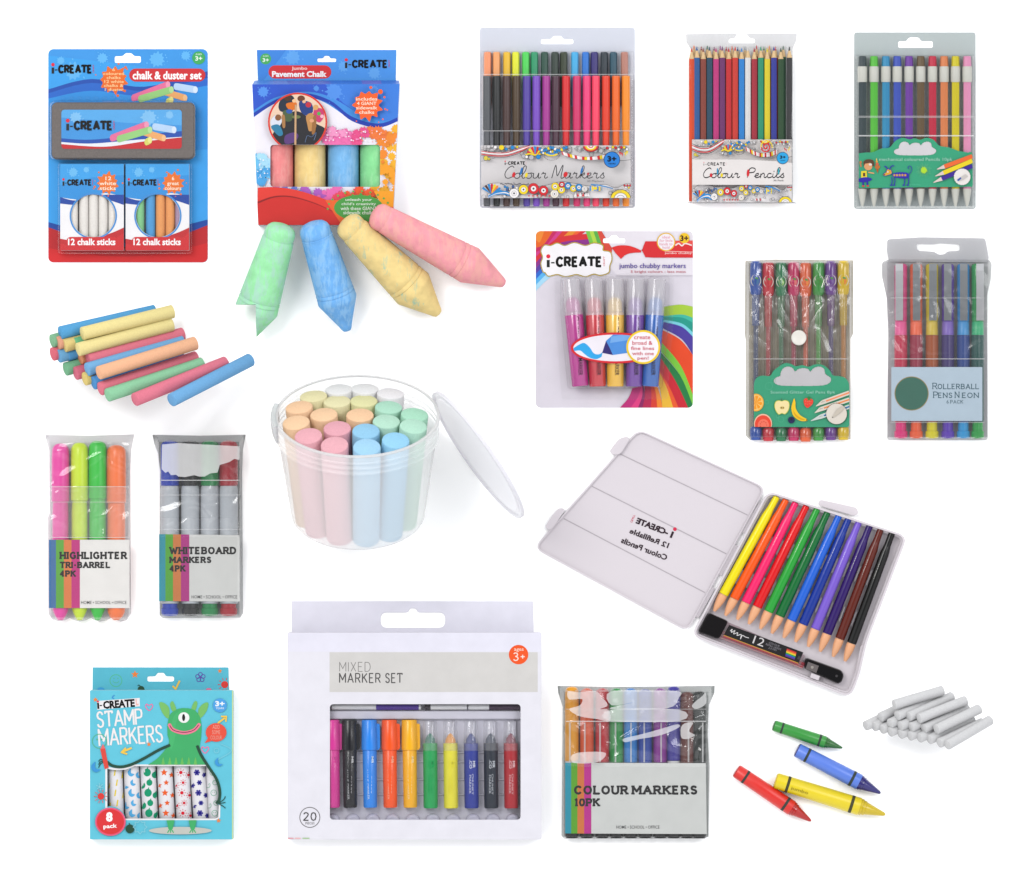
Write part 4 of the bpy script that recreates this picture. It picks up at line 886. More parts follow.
# ================================================================ gel pens
FG = F(735, 230, 3.864)
def gel():
    f = FG
    root = thing('gel_pen_wallet', 'crinkled clear wallet of glitter gel pens, with fruit pictures on green card', 'gel pen pack', (*f.p((246, 460)), 0))
    b = B()
    out = [(40, 120), (150, 114), (456, 117), (456, 400), (446, 420), (446, 808), (60, 812), (42, 795), (42, 430), (38, 400)]
    sheet(b, [f.p(q) for q in out], [], .1, .4, clear('#faf6ee', .8, 1.3, .2, '#ebe3d2'))
    z1 = 12.2; wr = wrinkle(0, 1.6, .010, 3, 1)
    cv = lambda q: ((q[0]/8.42+5)*3.864, (q[1]/8.42+25)*3.864)
    cz = creases([[(110, 360), (105, 560)], [(165, 290), (175, 600), (150, 650)], [(95, 690), (150, 720), (225, 790)], [(240, 330), (260, 440), (295, 480)], [(250, 100), (330, 200), (400, 450)], [(310, 370), (340, 470), (410, 580)], [(335, 650), (385, 670), (430, 710)], [(410, 340), (470, 530)], [(470, 270), (500, 370), (530, 300)], [(545, 330), (540, 460)],
                  [(770, 370), (690, 440), (620, 560), (560, 640)], [(735, 190), (690, 300)], [(800, 300), (790, 520), (760, 560)], [(850, 300), (840, 440)], [(60, 250), (70, 310)], [(610, 390), (540, 600)]], 5.5, 1.1, cv)
    def zf(x, y):
        e = max(.01, min(1, (y-116)/12, (x-42)/10, (452-x)/10, (810-y)/10))
        return .6+(z1-.6+(max(0, wr(x, y))+cz(x, y) if y < 470 else max(0, wr(x, y))*.12))*e
    film(b, f, [(42, 122), (150, 116), (454, 119), (454, 400), (444, 420), (444, 806), (60, 810), (44, 795), (44, 430), (40, 400)], zf, clear('#fbf9f4', .02, 1.6, .12), step=3.2)
    b.add([(*f.p((70, 497)), z1+.4), (*f.p((444, 497)), z1+.4), (*f.p((444, 500)), z1+.4), (*f.p((70, 500)), z1+.4)], [[0, 1, 2, 3]], clear('#ffffff', .45))
    for i in range(27): x = 66+i*14; b.add([(*f.p((x, 380)), 1.2), (*f.p((x+3, 380)), 1.2), (*f.p((x+3, 600)), 1.2), (*f.p((x, 600)), 1.2)], [[0, 1, 2, 3]], clear('#ffffff', .25))
    b.build('wallet_film', root)
    b = B(); c = f.p((245, 417)); lathe(b, (c[0], c[1], z1+.6), (c[0], c[1], z1+5), [(0, 7.6), (2.2, 7.6), (2.8, 7.2), (3, 6), (2.6, 5.2), (2.6, 0)], M('#e8e4dc', 'plastic'), 28); b.build('press_stud', root)
    # card; plan from the enlarged view, k 9.31, x 80..968, y 75..670
    k = 9.31; ox = 745; oy = 355
    fr = F(ox, oy, k)
    o2 = cr([(80, 300), (85, 250), (110, 210), (160, 192), (230, 195), (260, 150), (310, 110), (370, 76), (430, 85), (470, 105), (530, 95), (590, 110), (640, 90), (700, 88), (750, 110), (790, 150), (815, 190), (880, 198), (930, 215), (962, 260), (968, 310)], n=3)+[(968, 655), (952, 672), (84, 669), (80, 660)]
    g = G(fr, z1-.8, z1-.6, o2, (), TEAL)
    c = cloud(266, 108, 796, 288); g.put(c, '#dcd9dc'); dots(g, c, 3.4, '#143c34')
    g.text('Scented Glitter Gel Pens 8pk', 235, 333, 836, 368, '#a0dac4', 0)
    for x, y, r in [(220, 290, 34), (260, 240, 22), (330, 600, 26), (300, 570, 14), (200, 440, 18)]: g.line(ell(x, y, r, n=14), 2, '#5cc49c', smooth=False, closed=True)
    g.put(ell(98, 443, 74, 82), '#f0a82c'); g.put(ell(98, 443, 64, 72), '#f6c874')
    for i in range(8): a = R(i*45+10); g.put([(98, 443), (98+56*math.cos(a-.3), 443+62*math.sin(a-.3)), (98+60*math.cos(a), 443+66*math.sin(a)), (98+56*math.cos(a+.3), 443+62*math.sin(a+.3))], '#f0981c')
    g.put(ell(165, 640, 84, 92), '#e8b89c'); g.put(ell(165, 645, 76, 84), '#e4442c'); g.put(ell(168, 655, 52, 58), '#ee7058')
    for i in range(9): a = R(i*40); g.put(ell(168+30*math.cos(a), 652+32*math.sin(a), 4, 6, n=6, rot=i*40), '#c03020')
    ap = cr([(340, 428), (370, 420), (405, 435), (412, 475), (400, 520), (370, 552), (340, 545), (310, 555), (282, 520), (270, 475), (280, 435), (310, 422)], True)
    g.put(ap, '#b8c83c'); g.put([((x-340)*.92+340, (y-487)*.92+487) for x, y in ap], '#f0dca0'); g.put(ell(343, 492, 22, 14), '#d8c070'); g.put(ell(334, 492, 5, 8), '#5a3a20'); g.put(ell(352, 492, 5, 8), '#5a3a20'); g.line([(340, 430), (336, 405)], 4, '#5a3a20')
    g.put(cr([(455, 405), (466, 440), (470, 500), (510, 560), (575, 600), (570, 614), (510, 612), (450, 570), (428, 500), (440, 440)], True), '#f0c41c'); g.put(cr([(440, 460), (450, 520), (490, 570), (560, 605), (510, 600), (455, 555)], True), '#d8a012'); g.put(ell(572, 606, 7), '#5a4020')
    g.put(ell(428, 605, 32), '#1c2050'); g.put(ell(428, 598, 12), '#0e1030')
    g.put(cr([(545, 415), (585, 400), (628, 420), (625, 455), (600, 480), (575, 492), (550, 465)], True), '#e43c2c'); g.put(star(592, 406, 26, .5), '#2a7a34')
    for i in range(8): g.put(ell(560+(i % 4)*17, 430+(i//4)*24+(i % 2)*5, 2.6, n=6), '#f4c8a0')
    for (a, b_, m_, cl, c2) in [((968, 350), (720, 440), (655, 478), '#d8cec0', '#f08a5c'), ((968, 415), (700, 505), (645, 540), '#d8cec0', '#e8884c'), ((968, 480), (700, 575), (608, 614), '#c8d0cc', '#2a6ca0')]:
        g.put(stroke([a, b_], 40)[0], cl); d = Vector((m_[0]-b_[0], m_[1]-b_[1])); n_ = Vector((-d.y, d.x)).normalized()*20
        g.put([tuple(Vector(b_)+n_), tuple(Vector(b_)-n_), tuple(Vector(m_)-n_*.1), tuple(Vector(m_)+n_*.1)], cl); g.put(stroke([a, (b_[0]+30, b_[1]-10)], 14)[0], c2)
        g.line([(b_[0]-15, b_[1]+5), (b_[0]+4, b_[1]-5), (b_[0]+20, b_[1]-8)], 3, '#8a8478')
    c = ell(848, 548, 96, n=40); g.put(c, '#ddd4c8'); dots(g, ell(848, 548, 100, n=40), 4, '#141c1c', 1)
    g.put([(808, 580), (850, 510), (900, 478), (925, 490), (880, 540), (820, 582)], '#c8beb0'); g.put(ell(812, 580, 5), '#3a342c')
    g.done('fruit_card', root)
    for i, (x, c, c2, nm, fr_) in enumerate(zip([80, 128, 178, 226, 272, 322, 370, 418], ['#2450a8', '#cc2838', '#147848', '#c82060', '#e8602c', '#3a9a3c', '#6a3490', '#e4c018'], ['#2a4684', '#c02a44', '#187a54', '#b8285c', '#e86848', '#4cb44c', '#4c3c88', '#d08828'], ['blue', 'red', 'dark green', 'crimson pink', 'orange', 'bright green', 'purple', 'yellow'], ['#2a6ca0', '#d84040', '#7ab03c', '#e87070', '#f08830', '#3a8a2c', '#7a5aa0', '#f09028'])):
        cm = M(c, 'plastic', rough=.12, spec=.6); tr = clear('#f4f1ea', .16, 1.45, .06, '#d8d2c6')
        dy = [120, 124, 124, 123, 126, 122, 120, 119][i]
        def art(b, x=x, dy=dy, fr_=fr_):
            z = 5.6+23/f.k
            for pts, col, h in ((ell(x, dy+76, 20, 24, n=24), '#e8e0d4', .0), (ell(x, dy+76, 17, 21, n=20), c2_, .06), (ell(x+1, dy+79, 11, 13, n=14), fr_, .12), (ell(x+3, dy+67, 7, 4, n=8, rot=20), '#4a9a3c', .18)):
                b.add([(*f.p(q), z+h-(q[0]-x)**2/24/f.k*.42) for q in pts], [list(range(len(pts)))], M(col, 'print'))
        c2_ = c
        capm = cm
        pen(f, 'gel_pen', f'{nm} glitter gel pen in the crinkled wallet, {ORD[i]}', 'gel pen', 'glitter gel pens in the crinkled wallet', (x, dy), (x, 812),
            [('cap', [(0, 12), (3, 19), (10, 22), (40, 23), (110, 23.5), (126, 21), (132, 16), (200, 15), (250, 14.5)], capm, 20, art),
             ('barrel', [(130, 17), (400, 17), (640, 18)], tr, 18), ('ink_tube', [(240, 9.5), (640, 9.5)], M(c2, 'plastic', rough=.3), 12), ('end_plug', [(640, 18), (650, 23), (680, 22), (692, 18)], M(c, 'plastic', rough=.15, spec=.6), 20)], 5.6)
gel()

# ================================================================ rollerball pens
def rollerball():
    f = FG
    root = thing('rollerball_wallet', 'frosted clear hanging wallet of rollerball pens with metal clips and pale blue label', 'pen pack', (*f.p((780, 450)), 0))
    b = B()
    back = clear('#f8f8fa', .7, 1.3, .2, '#e0e0e4')
    head = rpoly([(588, 36), (720, 28), (966, 32), (980, 110), (972, 125), (594, 122), (586, 80)], 10)
    sheet(b, [f.p(q) for q in head], [[f.p(q) for q in rpoly([(700, 54), (766, 56), (790, 52), (866, 56), (868, 80), (822, 82), (808, 95), (785, 95), (770, 84), (705, 80)], 8)]], 3, 3.3, back)
    body = rpoly([(568, 124), (600, 112), (980, 115), (992, 128), (988, 190), (974, 250), (976, 812), (588, 812), (592, 400), (586, 260), (568, 180)], 10)
    sheet(b, [f.p(q) for q in body], [], .1, .4, back)
    z1 = 15.5; wr = wrinkle(0, 2.2, .009, 11, 1)
    def zf(x, y):
        e = max(.01, min(1, (y-112)/10, (x-570)/14, (990-x)/14, (811-y)/8))
        return .6+(z1-.6+max(0, wr(x, y))*(1 if y < 480 else .1))*e
    film(b, f, body, zf, clear('#fcfcfd', .05, 1.4, .12), step=6)
    for y0, y1, a in ((497, 500, .5), (262, 265, .3), (742, 745, .3)): b.add([(*f.p((600, y0)), z1+1.7), (*f.p((962, y0)), z1+1.7), (*f.p((962, y1)), z1+1.7), (*f.p((600, y1)), z1+1.7)], [[0, 1, 2, 3]], clear('#ffffff', a))
    b.build('wallet_film', root)
    g = G(f, z1-.8, z1-.6, rr(602, 530, 953, 738, 2), (), '#c2d6e6')
    g.put(ell(680, 632, 66, n=40), '#a08a4c'); g.put(ell(680, 632, 63, n=40), '#226c58')
    for t, x0, y0, x1, y1 in (('R', 762, 592, 778, 614), ('OLLERBALL', 782, 596, 938, 614), ('P', 765, 626, 780, 648), ('ENS', 784, 630, 836, 648), ('N', 848, 626, 863, 648), ('EON', 876, 630, 938, 648)): g.let(t, x0, y0, x1, y1, 3.0, '#2a5a68', serif=.12, gap=.34)
    g.let('6 PACK'.replace('6 ', ''), 830, 658, 878, 670, 1.8, '#2a5a68', serif=.12, gap=.34); g.text('6', 815, 657, 823, 671, '#2a5a68', 0)
    g.done('pale_blue_label', root)
    for i, (x, c, d, nm, cl, cd) in enumerate(zip([640, 699, 760, 821, 881, 936], ['#ee4090', '#f46434', '#e0cc24', '#6038b0', '#1c94dc', '#12a050'], ['#c81c48', '#9c2040', '#a8501c', '#3a2a70', '#14408c', '#14504c'], ['pink', 'orange', 'yellow', 'purple', 'sky blue', 'green'], ['#f05a9c', '#f8683c', '#dcc03c', '#8468c4', '#3c98d8', '#28b478'], ['#e8207c', '#f8602c', '#e4d800', '#5a2cb8', '#189cdc', '#10a040'])):
        cx = x
        def clip(b, x=x): pass
        m1 = clear('#f0f0f0', .85, 1.4, .1, c, transl=0)
        r = pen(f, 'rollerball_pen', f'{nm} rollerball pen with flat metal clip in the frosted wallet, {ORD[i]}', 'pen', 'rollerball pens in the frosted wallet', (x, 130), (x, 805),
            [('cap', [(0, 14), (4, 22), (12, 25), (90, 25), (220, 24), (224, 22)], m1, 20), ('inner_cap', [(40, 17), (218, 17)], M(cl, 'plastic'), 16), ('grip', [(218, 17), (226, 23), (276, 24)], M(cl, 'plastic', rough=.3), 18),
             ('barrel', [(277, 25.5), (400, 25.5), (600, 25.5), (612, 24)], M(d, 'plastic', rough=.2), 20), ('end_plug', [(612, 21), (646, 21), (648, 25.5), (670, 25.5), (675, 22)], M(cd, 'plastic', rough=.2), 20)], 7.2)
        b = B(); zz = 7.2+25/f.k+.8; x0 = x-[22, 14, 12, 16, 14, 6][i]; w = 29; N = 8; ms = M('#c8c9cc' if i in (0, 5) else '#8c9094', 'metal'); q = []
        for j in range(N+1):
            y = 131+(350-131)*j/N; h = zz+.55*math.sin(j/N*math.pi)*1.6 - (.8 if j == 0 else 0)
            q += [(*f.p((x0, y)), h), (*f.p((x0+w, y)), h), (*f.p((x0+w, y)), h-.6), (*f.p((x0, y)), h-.6)]
        fs = []
        for j in range(N):
            for s_ in range(4): fs.append([j*4+s_, j*4+(s_+1) % 4, j*4+4+(s_+1) % 4, j*4+4+s_])
        fs += [[0, 1, 2, 3], [N*4+3, N*4+2, N*4+1, N*4]]
        b.add(q, fs, ms); b.build('pocket_clip', r)
rollerball()

# ================================================================ piles
def pile(fr, sticks, e, r, group, name, cat, kind, zmin=0):
    ce, se = math.cos(R(e)), math.sin(R(e)); P = []
    for A, Bq, lev, col, lab in sticks:
        h = lev*1.72*r+r; o = []
        for q in (A, Bq): x, y = fr.p(q); o.append((x, y, (h+(y-fr.y)*ce)/se))
        P.append((o, col, lab))
    lo = min(min(q[2] for q in o) for o, _, _ in P)
    for o, col, lab in P:
        stick(*[(x, y, z-lo+r+zmin) for x, y, z in o], r, M(col, kind), name, lab, cat, group, bev=r*.08)
FK = F(40, 290, 4.452)
def chalk_pile():
    g, p, b, y, o = '#94cfa6', '#e67e90', '#76b2e0', '#f0e09c', '#f6bc96'
    L = [((100, 194), (515, 96), 2.9, '#5ca6d8', 'long blue chalk along the top rear of the pile, left of the yellow ones'), ((200, 198), (595, 97), 3.3, y, 'topmost yellow chalk of the coloured pile'), ((182, 268), (592, 155), 2.35, y, 'yellow chalk lying just below the topmost yellow one'),
         ((225, 312), (640, 197), 1.35, p, 'pink chalk wedged between a yellow one and a blue one mid-pile'), ((222, 356), (640, 232), 1.0, '#7cb4e2', 'blue chalk lying behind the peach one on the pile'), ((277, 372), (698, 238), 1.55, o, 'peach chalk lying across the right side of the pile'),
         ((282, 442), (700, 302), 0, p, 'pink chalk lying in front of the peach one'), ((316, 470), (728, 330), 0, g, 'green chalk on the ground in front of the pile'), ((438, 490), (832, 325), 0, '#e68094', 'pink chalk lying loose between the green and the blue one'), ((600, 492), (940, 312), 0, '#76b0e0', 'blue chalk lying loose furthest right of the pile'),
         ((62, 230), (440, 126), 2, '#88bc94', 'pale green chalk end at the far upper left of the pile'), ((64, 288), (440, 184), 1, '#e0707f', 'red-pink chalk end at the far left edge of the pile'), ((88, 240), (470, 132), 2, '#e8a88a', 'peach chalk end beside the pale green one at upper left'), ((118, 250), (500, 142), 2, '#e8d088', 'yellow chalk end between peach and green ones'),
         ((162, 243), (540, 138), 2, '#78c490', 'green chalk end under the topmost yellow stick'), ((92, 297), (470, 190), 1, '#70aad4', 'small blue chalk end beside the red-pink one'), ((128, 290), (500, 185), 1, '#5ca2d8', 'bright blue chalk end left of the orange one'), ((188, 304), (560, 200), 1, '#f4a67c', 'orange chalk end below the second yellow stick'),
         ((122, 354), (500, 250), 0, '#7cb890', 'green chalk end at the bottom left of the pile'), ((168, 373), (550, 265), 0, '#dc748a', 'pink chalk end on the ground beside the bottom green one'), ((209, 398), (590, 290), 0, '#e8d080', 'yellow chalk end on the ground under the blue stick'), ((250, 416), (640, 300), 0, '#5898d4', 'blue chalk end on the ground under the peach stick')]
    L = [(A, Bq, lv, c, 'chalk: '+l if False else l) for A, Bq, lv, c, l in L]
    pile(FK, L, 33, 6.8, 'coloured chalk sticks in the loose pile', 'chalk_stick', 'chalk', 'chalk', 2)
chalk_pile()
FW = F(720, 670, 3.368)
def white_pile():
    w = '#d8d8d9'; L = []
    A = [((486, 185), 0, 'furthest left on the bottom row'), ((514, 188), 0, 'second from left on the bottom row'), ((540, 196), 0, 'third from left on the bottom row'), ((567, 205), 0, 'fourth from left on the bottom row'), ((601, 212), 0, 'fifth from left on the bottom row'), ((632, 218), 0, 'sixth from left on the bottom row'), ((664, 224), 0, 'seventh from left on the bottom row'), ((697, 229), 0, 'eighth from left on the bottom row'), ((730, 240), 0, 'behind the frontmost one on the ground'),
         ((535, 156), 1.1, 'left end of the second row'), ((566, 176), 1, 'second on the second row'), ((600, 184), 1, 'third on the second row'), ((636, 188), 1, 'fourth on the second row'), ((679, 192), 1, 'left of the second-row end stick'), ((590, 150), 2, 'left end of the third row'), ((628, 153), 2, 'middle of the third row')]
    for (x, y), lv, t in A: L.append(((x, y), (x+150, y-66), lv, w, f'white chalk stick in the white pile, {t}'))
    L += [((756, 246), (905, 166), .15, w, 'white chalk stick in front of the white pile, frontmost and lowest'), ((720, 194), (868, 128), 1.4, w, 'white chalk stick resting on the right slope of the white pile'), ((662, 158), (822, 100), 2.2, w, 'white chalk stick on the third row of the white pile, right end'), ((579, 112), (745, 66), 3.2, w, 'single white chalk stick on top of the white pile')]
    pile(FW, L, 34, 5.0, 'white chalk sticks in the white pile', 'chalk_stick', 'chalk', 'chalk', 2)
white_pile()

# ================================================================ crayons
def crayons():
    f = FW
    for A, T, r, c, dk, nm, wh in [((180, 186), (412, 262), 20.5, '#2e9a36', '#1c6a22', 'green', 'upper left of the four'), ((258, 268), (540, 414), 27, '#5c84e8', '#2a2478', 'blue', 'between the green and yellow ones'), ((54, 338), (306, 508), 26, '#e8261c', '#c01818', 'red', 'lowest left of the four'), ((186, 371), (556, 486), 30, '#f2da10', '#dcc010', 'yellow', 'longest of the four')]:
        L = math.dist(A, T); r0 = r*.9; m = M(c, 'plastic', rough=.35, spec=.5); mk = M('#3a4440' if nm != 'yellow' else '#4a4a30', 'paper'); wx = M(dk, 'wax', rough=.22, spec=.6)
        cone = r*3.0; q = L-cone; S1 = [('wax_core', [(-2, r0*.7), (0, r0*.93), (4, r0*.95), (q+r*.28, r*.93), (q+r*.32, r*.84), (q+r*.62, r*.82), (q+r*.66, r*.74), (L-6, r*.22), (L-1, r*.12), (L, .5)], wx, 28),
              ('paper_wrapper', [(3, r0*.97), (4, r0), (q-r*.05, r), (q, r*.97)], m, 28)]
        def rings(b, A=A, T=T, r=r, r0=r0, q=q, L=L, mk=mk):
            a = (*f.p(A), r/f.k+.2); e = (*f.p(T), r/f.k+.2 - 0)
            for t0, t1 in ((r*1.3, r*1.62), (q-r*1.15, q-r*.8)):
                lathe(b, a, e, [(t0/f.k, r0/f.k+.12+(r-r0)/f.k*t0/q), (t1/f.k, r0/f.k+.12+(r-r0)/f.k*t1/q)], mk, 28, caps=False)
            if r > 27:
                v, ff = fit('jumbo', 236, 398, 296, 412, 0, 17); b.add([(*f.p(q_), a[2]+r/f.k*.98) for q_ in v], ff, M('#a08a20', 'ink'))
        S1[1] = (*S1[1], rings)
        pen(f, 'wax_crayon', f'jumbo {nm} wax crayon with two dark rings, {wh}', 'crayon', 'four jumbo wax crayons', A, T, S1, r/f.k+.2)
crayons()

# ================================================================ striped-label wallets
def stripes_label(fr, out, z, bars, words, foot, name='striped_label'):
    pass
FQ = F(35, 425, 4.312)
def highlighter():
    f = FQ
    root = thing('highlighter_wallet', 'clear wallet of four fluorescent highlighters with a striped white label', 'marker pack', (*f.p((238, 470)), 0))
    b = B(); out = [(44, 42), (240, 46), (428, 40), (414, 110), (410, 200), (414, 812), (395, 842), (370, 848), (345, 838), (330, 830), (310, 842), (280, 848), (255, 840), (242, 832), (220, 842), (190, 848), (165, 840), (150, 832), (130, 842), (100, 846), (75, 838), (58, 815), (56, 400), (64, 380), (62, 110)]
    sheet(b, [f.p(q) for q in out], [], .1, .4, clear('#fafafc', .16, 1.3, .2, '#e6e6ee'))
    z1 = 19.6; wr = wrinkle(0, 2.0, .009, 21, 1)
    def zf(x, y):
        e = max(.01, min(1, (y-42)/34, (x-52)/16, (424-x)/16, (846-y)/14)); return .6+(z1-.6+max(0, wr(x, y))*(1 if y < 480 else .05))*e
    film(b, f, out, zf, clear('#ffffff', .05, 1.45, .08), step=7)
    for y0, y1, a in ((264, 267, .5), (330, 334, .3), (482, 486, .5)): b.add([(*f.p((64, y0)), z1+1.4), (*f.p((408, y0)), z1+1.4), (*f.p((408, y1)), z1+1.4), (*f.p((64, y1)), z1+1.4)], [[0, 1, 2, 3]], clear('#ffffff', a))
    b.add([(*f.p((68, 266)), z1+1.2), (*f.p((406, 266)), z1+1.2), (*f.p((406, 480)), z1+1.2), (*f.p((68, 480)), z1+1.2)], [[0, 1, 2, 3]], clear('#ffffff', .14, 1.2))
    b.build('wallet_film', root)
    g = G(f, z1-.8, z1-.6, rr(64, 494, 410, 788, 2), (), '#efece8')
    for x0, x1, c in ((64, 94, '#3a6ea4'), (94, 128, '#5aa832'), (128, 161, '#e07c3c'), (161, 197, '#c4207c')): g.put([(x0, 494), (x1, 494), (x1, 788), (x0, 788)], c)
    g.let('HIGHLIGHTER', 114, 549, 396, 574, 8.4, '#1c1c1c', serif=.2, gap=.42); g.let('TRI-BARREL', 114, 592, 324, 613, 7.4, '#1c1c1c', serif=.2, gap=.4); g.let('4PK', 114, 629, 176, 650, 7.4, '#1c1c1c', serif=.2, gap=.4)
    g.text('HOME • SCHOOL • OFFICE', 202, 757, 398, 771, '#3a3a3c', .004)
    g.done('striped_label', root)
    for i, (x, y0, c, nm, r) in enumerate([(112, 80, '#ee3ea6', 'pink', 38), (194, 76, '#d2ee28', 'yellow', 38), (272, 68, '#2cc83c', 'green', 40), (352, 86, '#ff7c3c', 'orange', 42)]):
        m = M(c, 'plastic', rough=.3)
        pen(f, 'highlighter_pen', f'fluorescent {nm} highlighter in the clear wallet, {ORD[i]}', 'highlighter', 'four highlighters in the wallet', (x, y0), (x, 840),
            [('cap', [(0, 8), (4, 22), (12, r-8), (24, r-2), (60, r), (240, r), (248, r), (252, r-5)], m, 28), ('barrel', [(244, r-6), (258, r-5), (300, r-3), (600, r-3), (690, r-3), (720, r-5), (740, r-14), (840-y0, 12)], m, 28)], 9.6)
highlighter()
def whiteboard():
    f = FQ
    root = thing('whiteboard_marker_wallet', 'grey-tinted crinkled wallet of four whiteboard markers with a striped pale label', 'marker pack', (*f.p((715, 470)), 0))
    b = B(); out = [(507, 42), (715, 46), (908, 42), (896, 110), (893, 200), (897, 812), (885, 830), (700, 832), (550, 832), (538, 820), (540, 200), (530, 120), (515, 80)]
    sheet(b, [f.p(q) for q in out], [], .1, .4, clear('#f8fafa', .7, 1.3, .2, '#c4c8c9'))
    z1 = 20; wr = wrinkle(0, 2.2, .008, 5, 1)
    def zf(x, y):
        e = max(.01, min(1, (y-42)/30, (x-516)/20, (903-x)/20, (832-y)/14))
        flap = 3.4*max(0, min(1, (240-y)/180)) if y < 240 else 0
        return .6+(z1-.6+max(0, wr(x, y))*(1 if y < 480 else .06)+flap)*e
    film(b, f, out, zf, clear('#fafcfc', .05, 1.6, .1), step=6)
    glare = [(552, 84), (620, 78), (885, 92), (884, 150), (862, 146), (840, 160), (800, 172), (790, 205), (760, 208), (735, 222), (712, 222), (690, 216), (650, 224), (622, 222), (612, 214), (590, 216), (578, 200), (566, 206), (550, 190)]
    film(b, f, glare, lambda x, y: z1+5.2+.01*(x % 7), clear('#ffffff', .4, 1.4, .1, '#ffffff', transl=0, e=1.15), step=30)  # milky white piece laid over the caps to stand for glare on the film
    for y0, y1, a in ((236, 240, .6), (300, 303, .35), (448, 451, .35)): b.add([(*f.p((548, y0)), z1+2.7), (*f.p((886, y0)), z1+2.7), (*f.p((886, y1)), z1+2.7), (*f.p((548, y1)), z1+2.7)], [[0, 1, 2, 3]], clear('#ffffff', a))
    b.build('wallet_film', root)
    g = G(f, z1-.8, z1-.6, [(538, 470), (884, 474), (884, 760), (538, 758)], (), '#eaebe8')
    for x0, x1, c in ((538, 565, '#22a0b4'), (565, 598, '#56b42c'), (598, 632, '#e0843c'), (632, 668, '#c0208c')): g.put([(x0, 470), (x1, 470), (x1, 762), (x0, 762)], c)
    g.let('WHITEBOARD', 586, 528, 866, 553, 8, '#1c1c1c', serif=.2, gap=.4); g.let('MARKERS', 586, 570, 760, 591, 7.4, '#1c1c1c', serif=.2, gap=.4); g.let('4PK', 586, 607, 648, 628, 7.4, '#1c1c1c', serif=.2, gap=.4)
    g.text('HOME • SCHOOL • OFFICE', 678, 733, 874, 747, '#4a4a4c', .004)
    g.done('striped_label', root)
    for i, (x, y0, c, nm) in enumerate([(583, 66, '#2446c0', 'blue'), (671, 66, '#26282a', 'black'), (755, 66, '#189450', 'green'), (836, 66, '#b81c30', 'red')]):
        m = M(c, 'plastic', rough=.25); w = M('#ccd2d9', 'plastic', rough=.4); r = 40
        pen(f, 'whiteboard_marker', f'whiteboard marker with {nm} cap and grey barrel, {ORD[i]} in the wallet', 'marker', 'four whiteboard markers in the wallet', (x, y0), (x, 822),
            [('cap', [(0, 8), (3, 22), (10, r-6), (22, r-1), (60, r), (192, r), (196, r-4)], m, 28), ('barrel', [(184, 20), (190, r-8), (200, r-2), (215, r), (330, r), (334, r-1.5), (338, r), (700, r), (703, r-3)], w, 28), ('end_cap', [(703, r-7), (722, r-7), (724, r-2), (745, r-3), (756, r-10)], m, 28)], 9.8)
whiteboard()

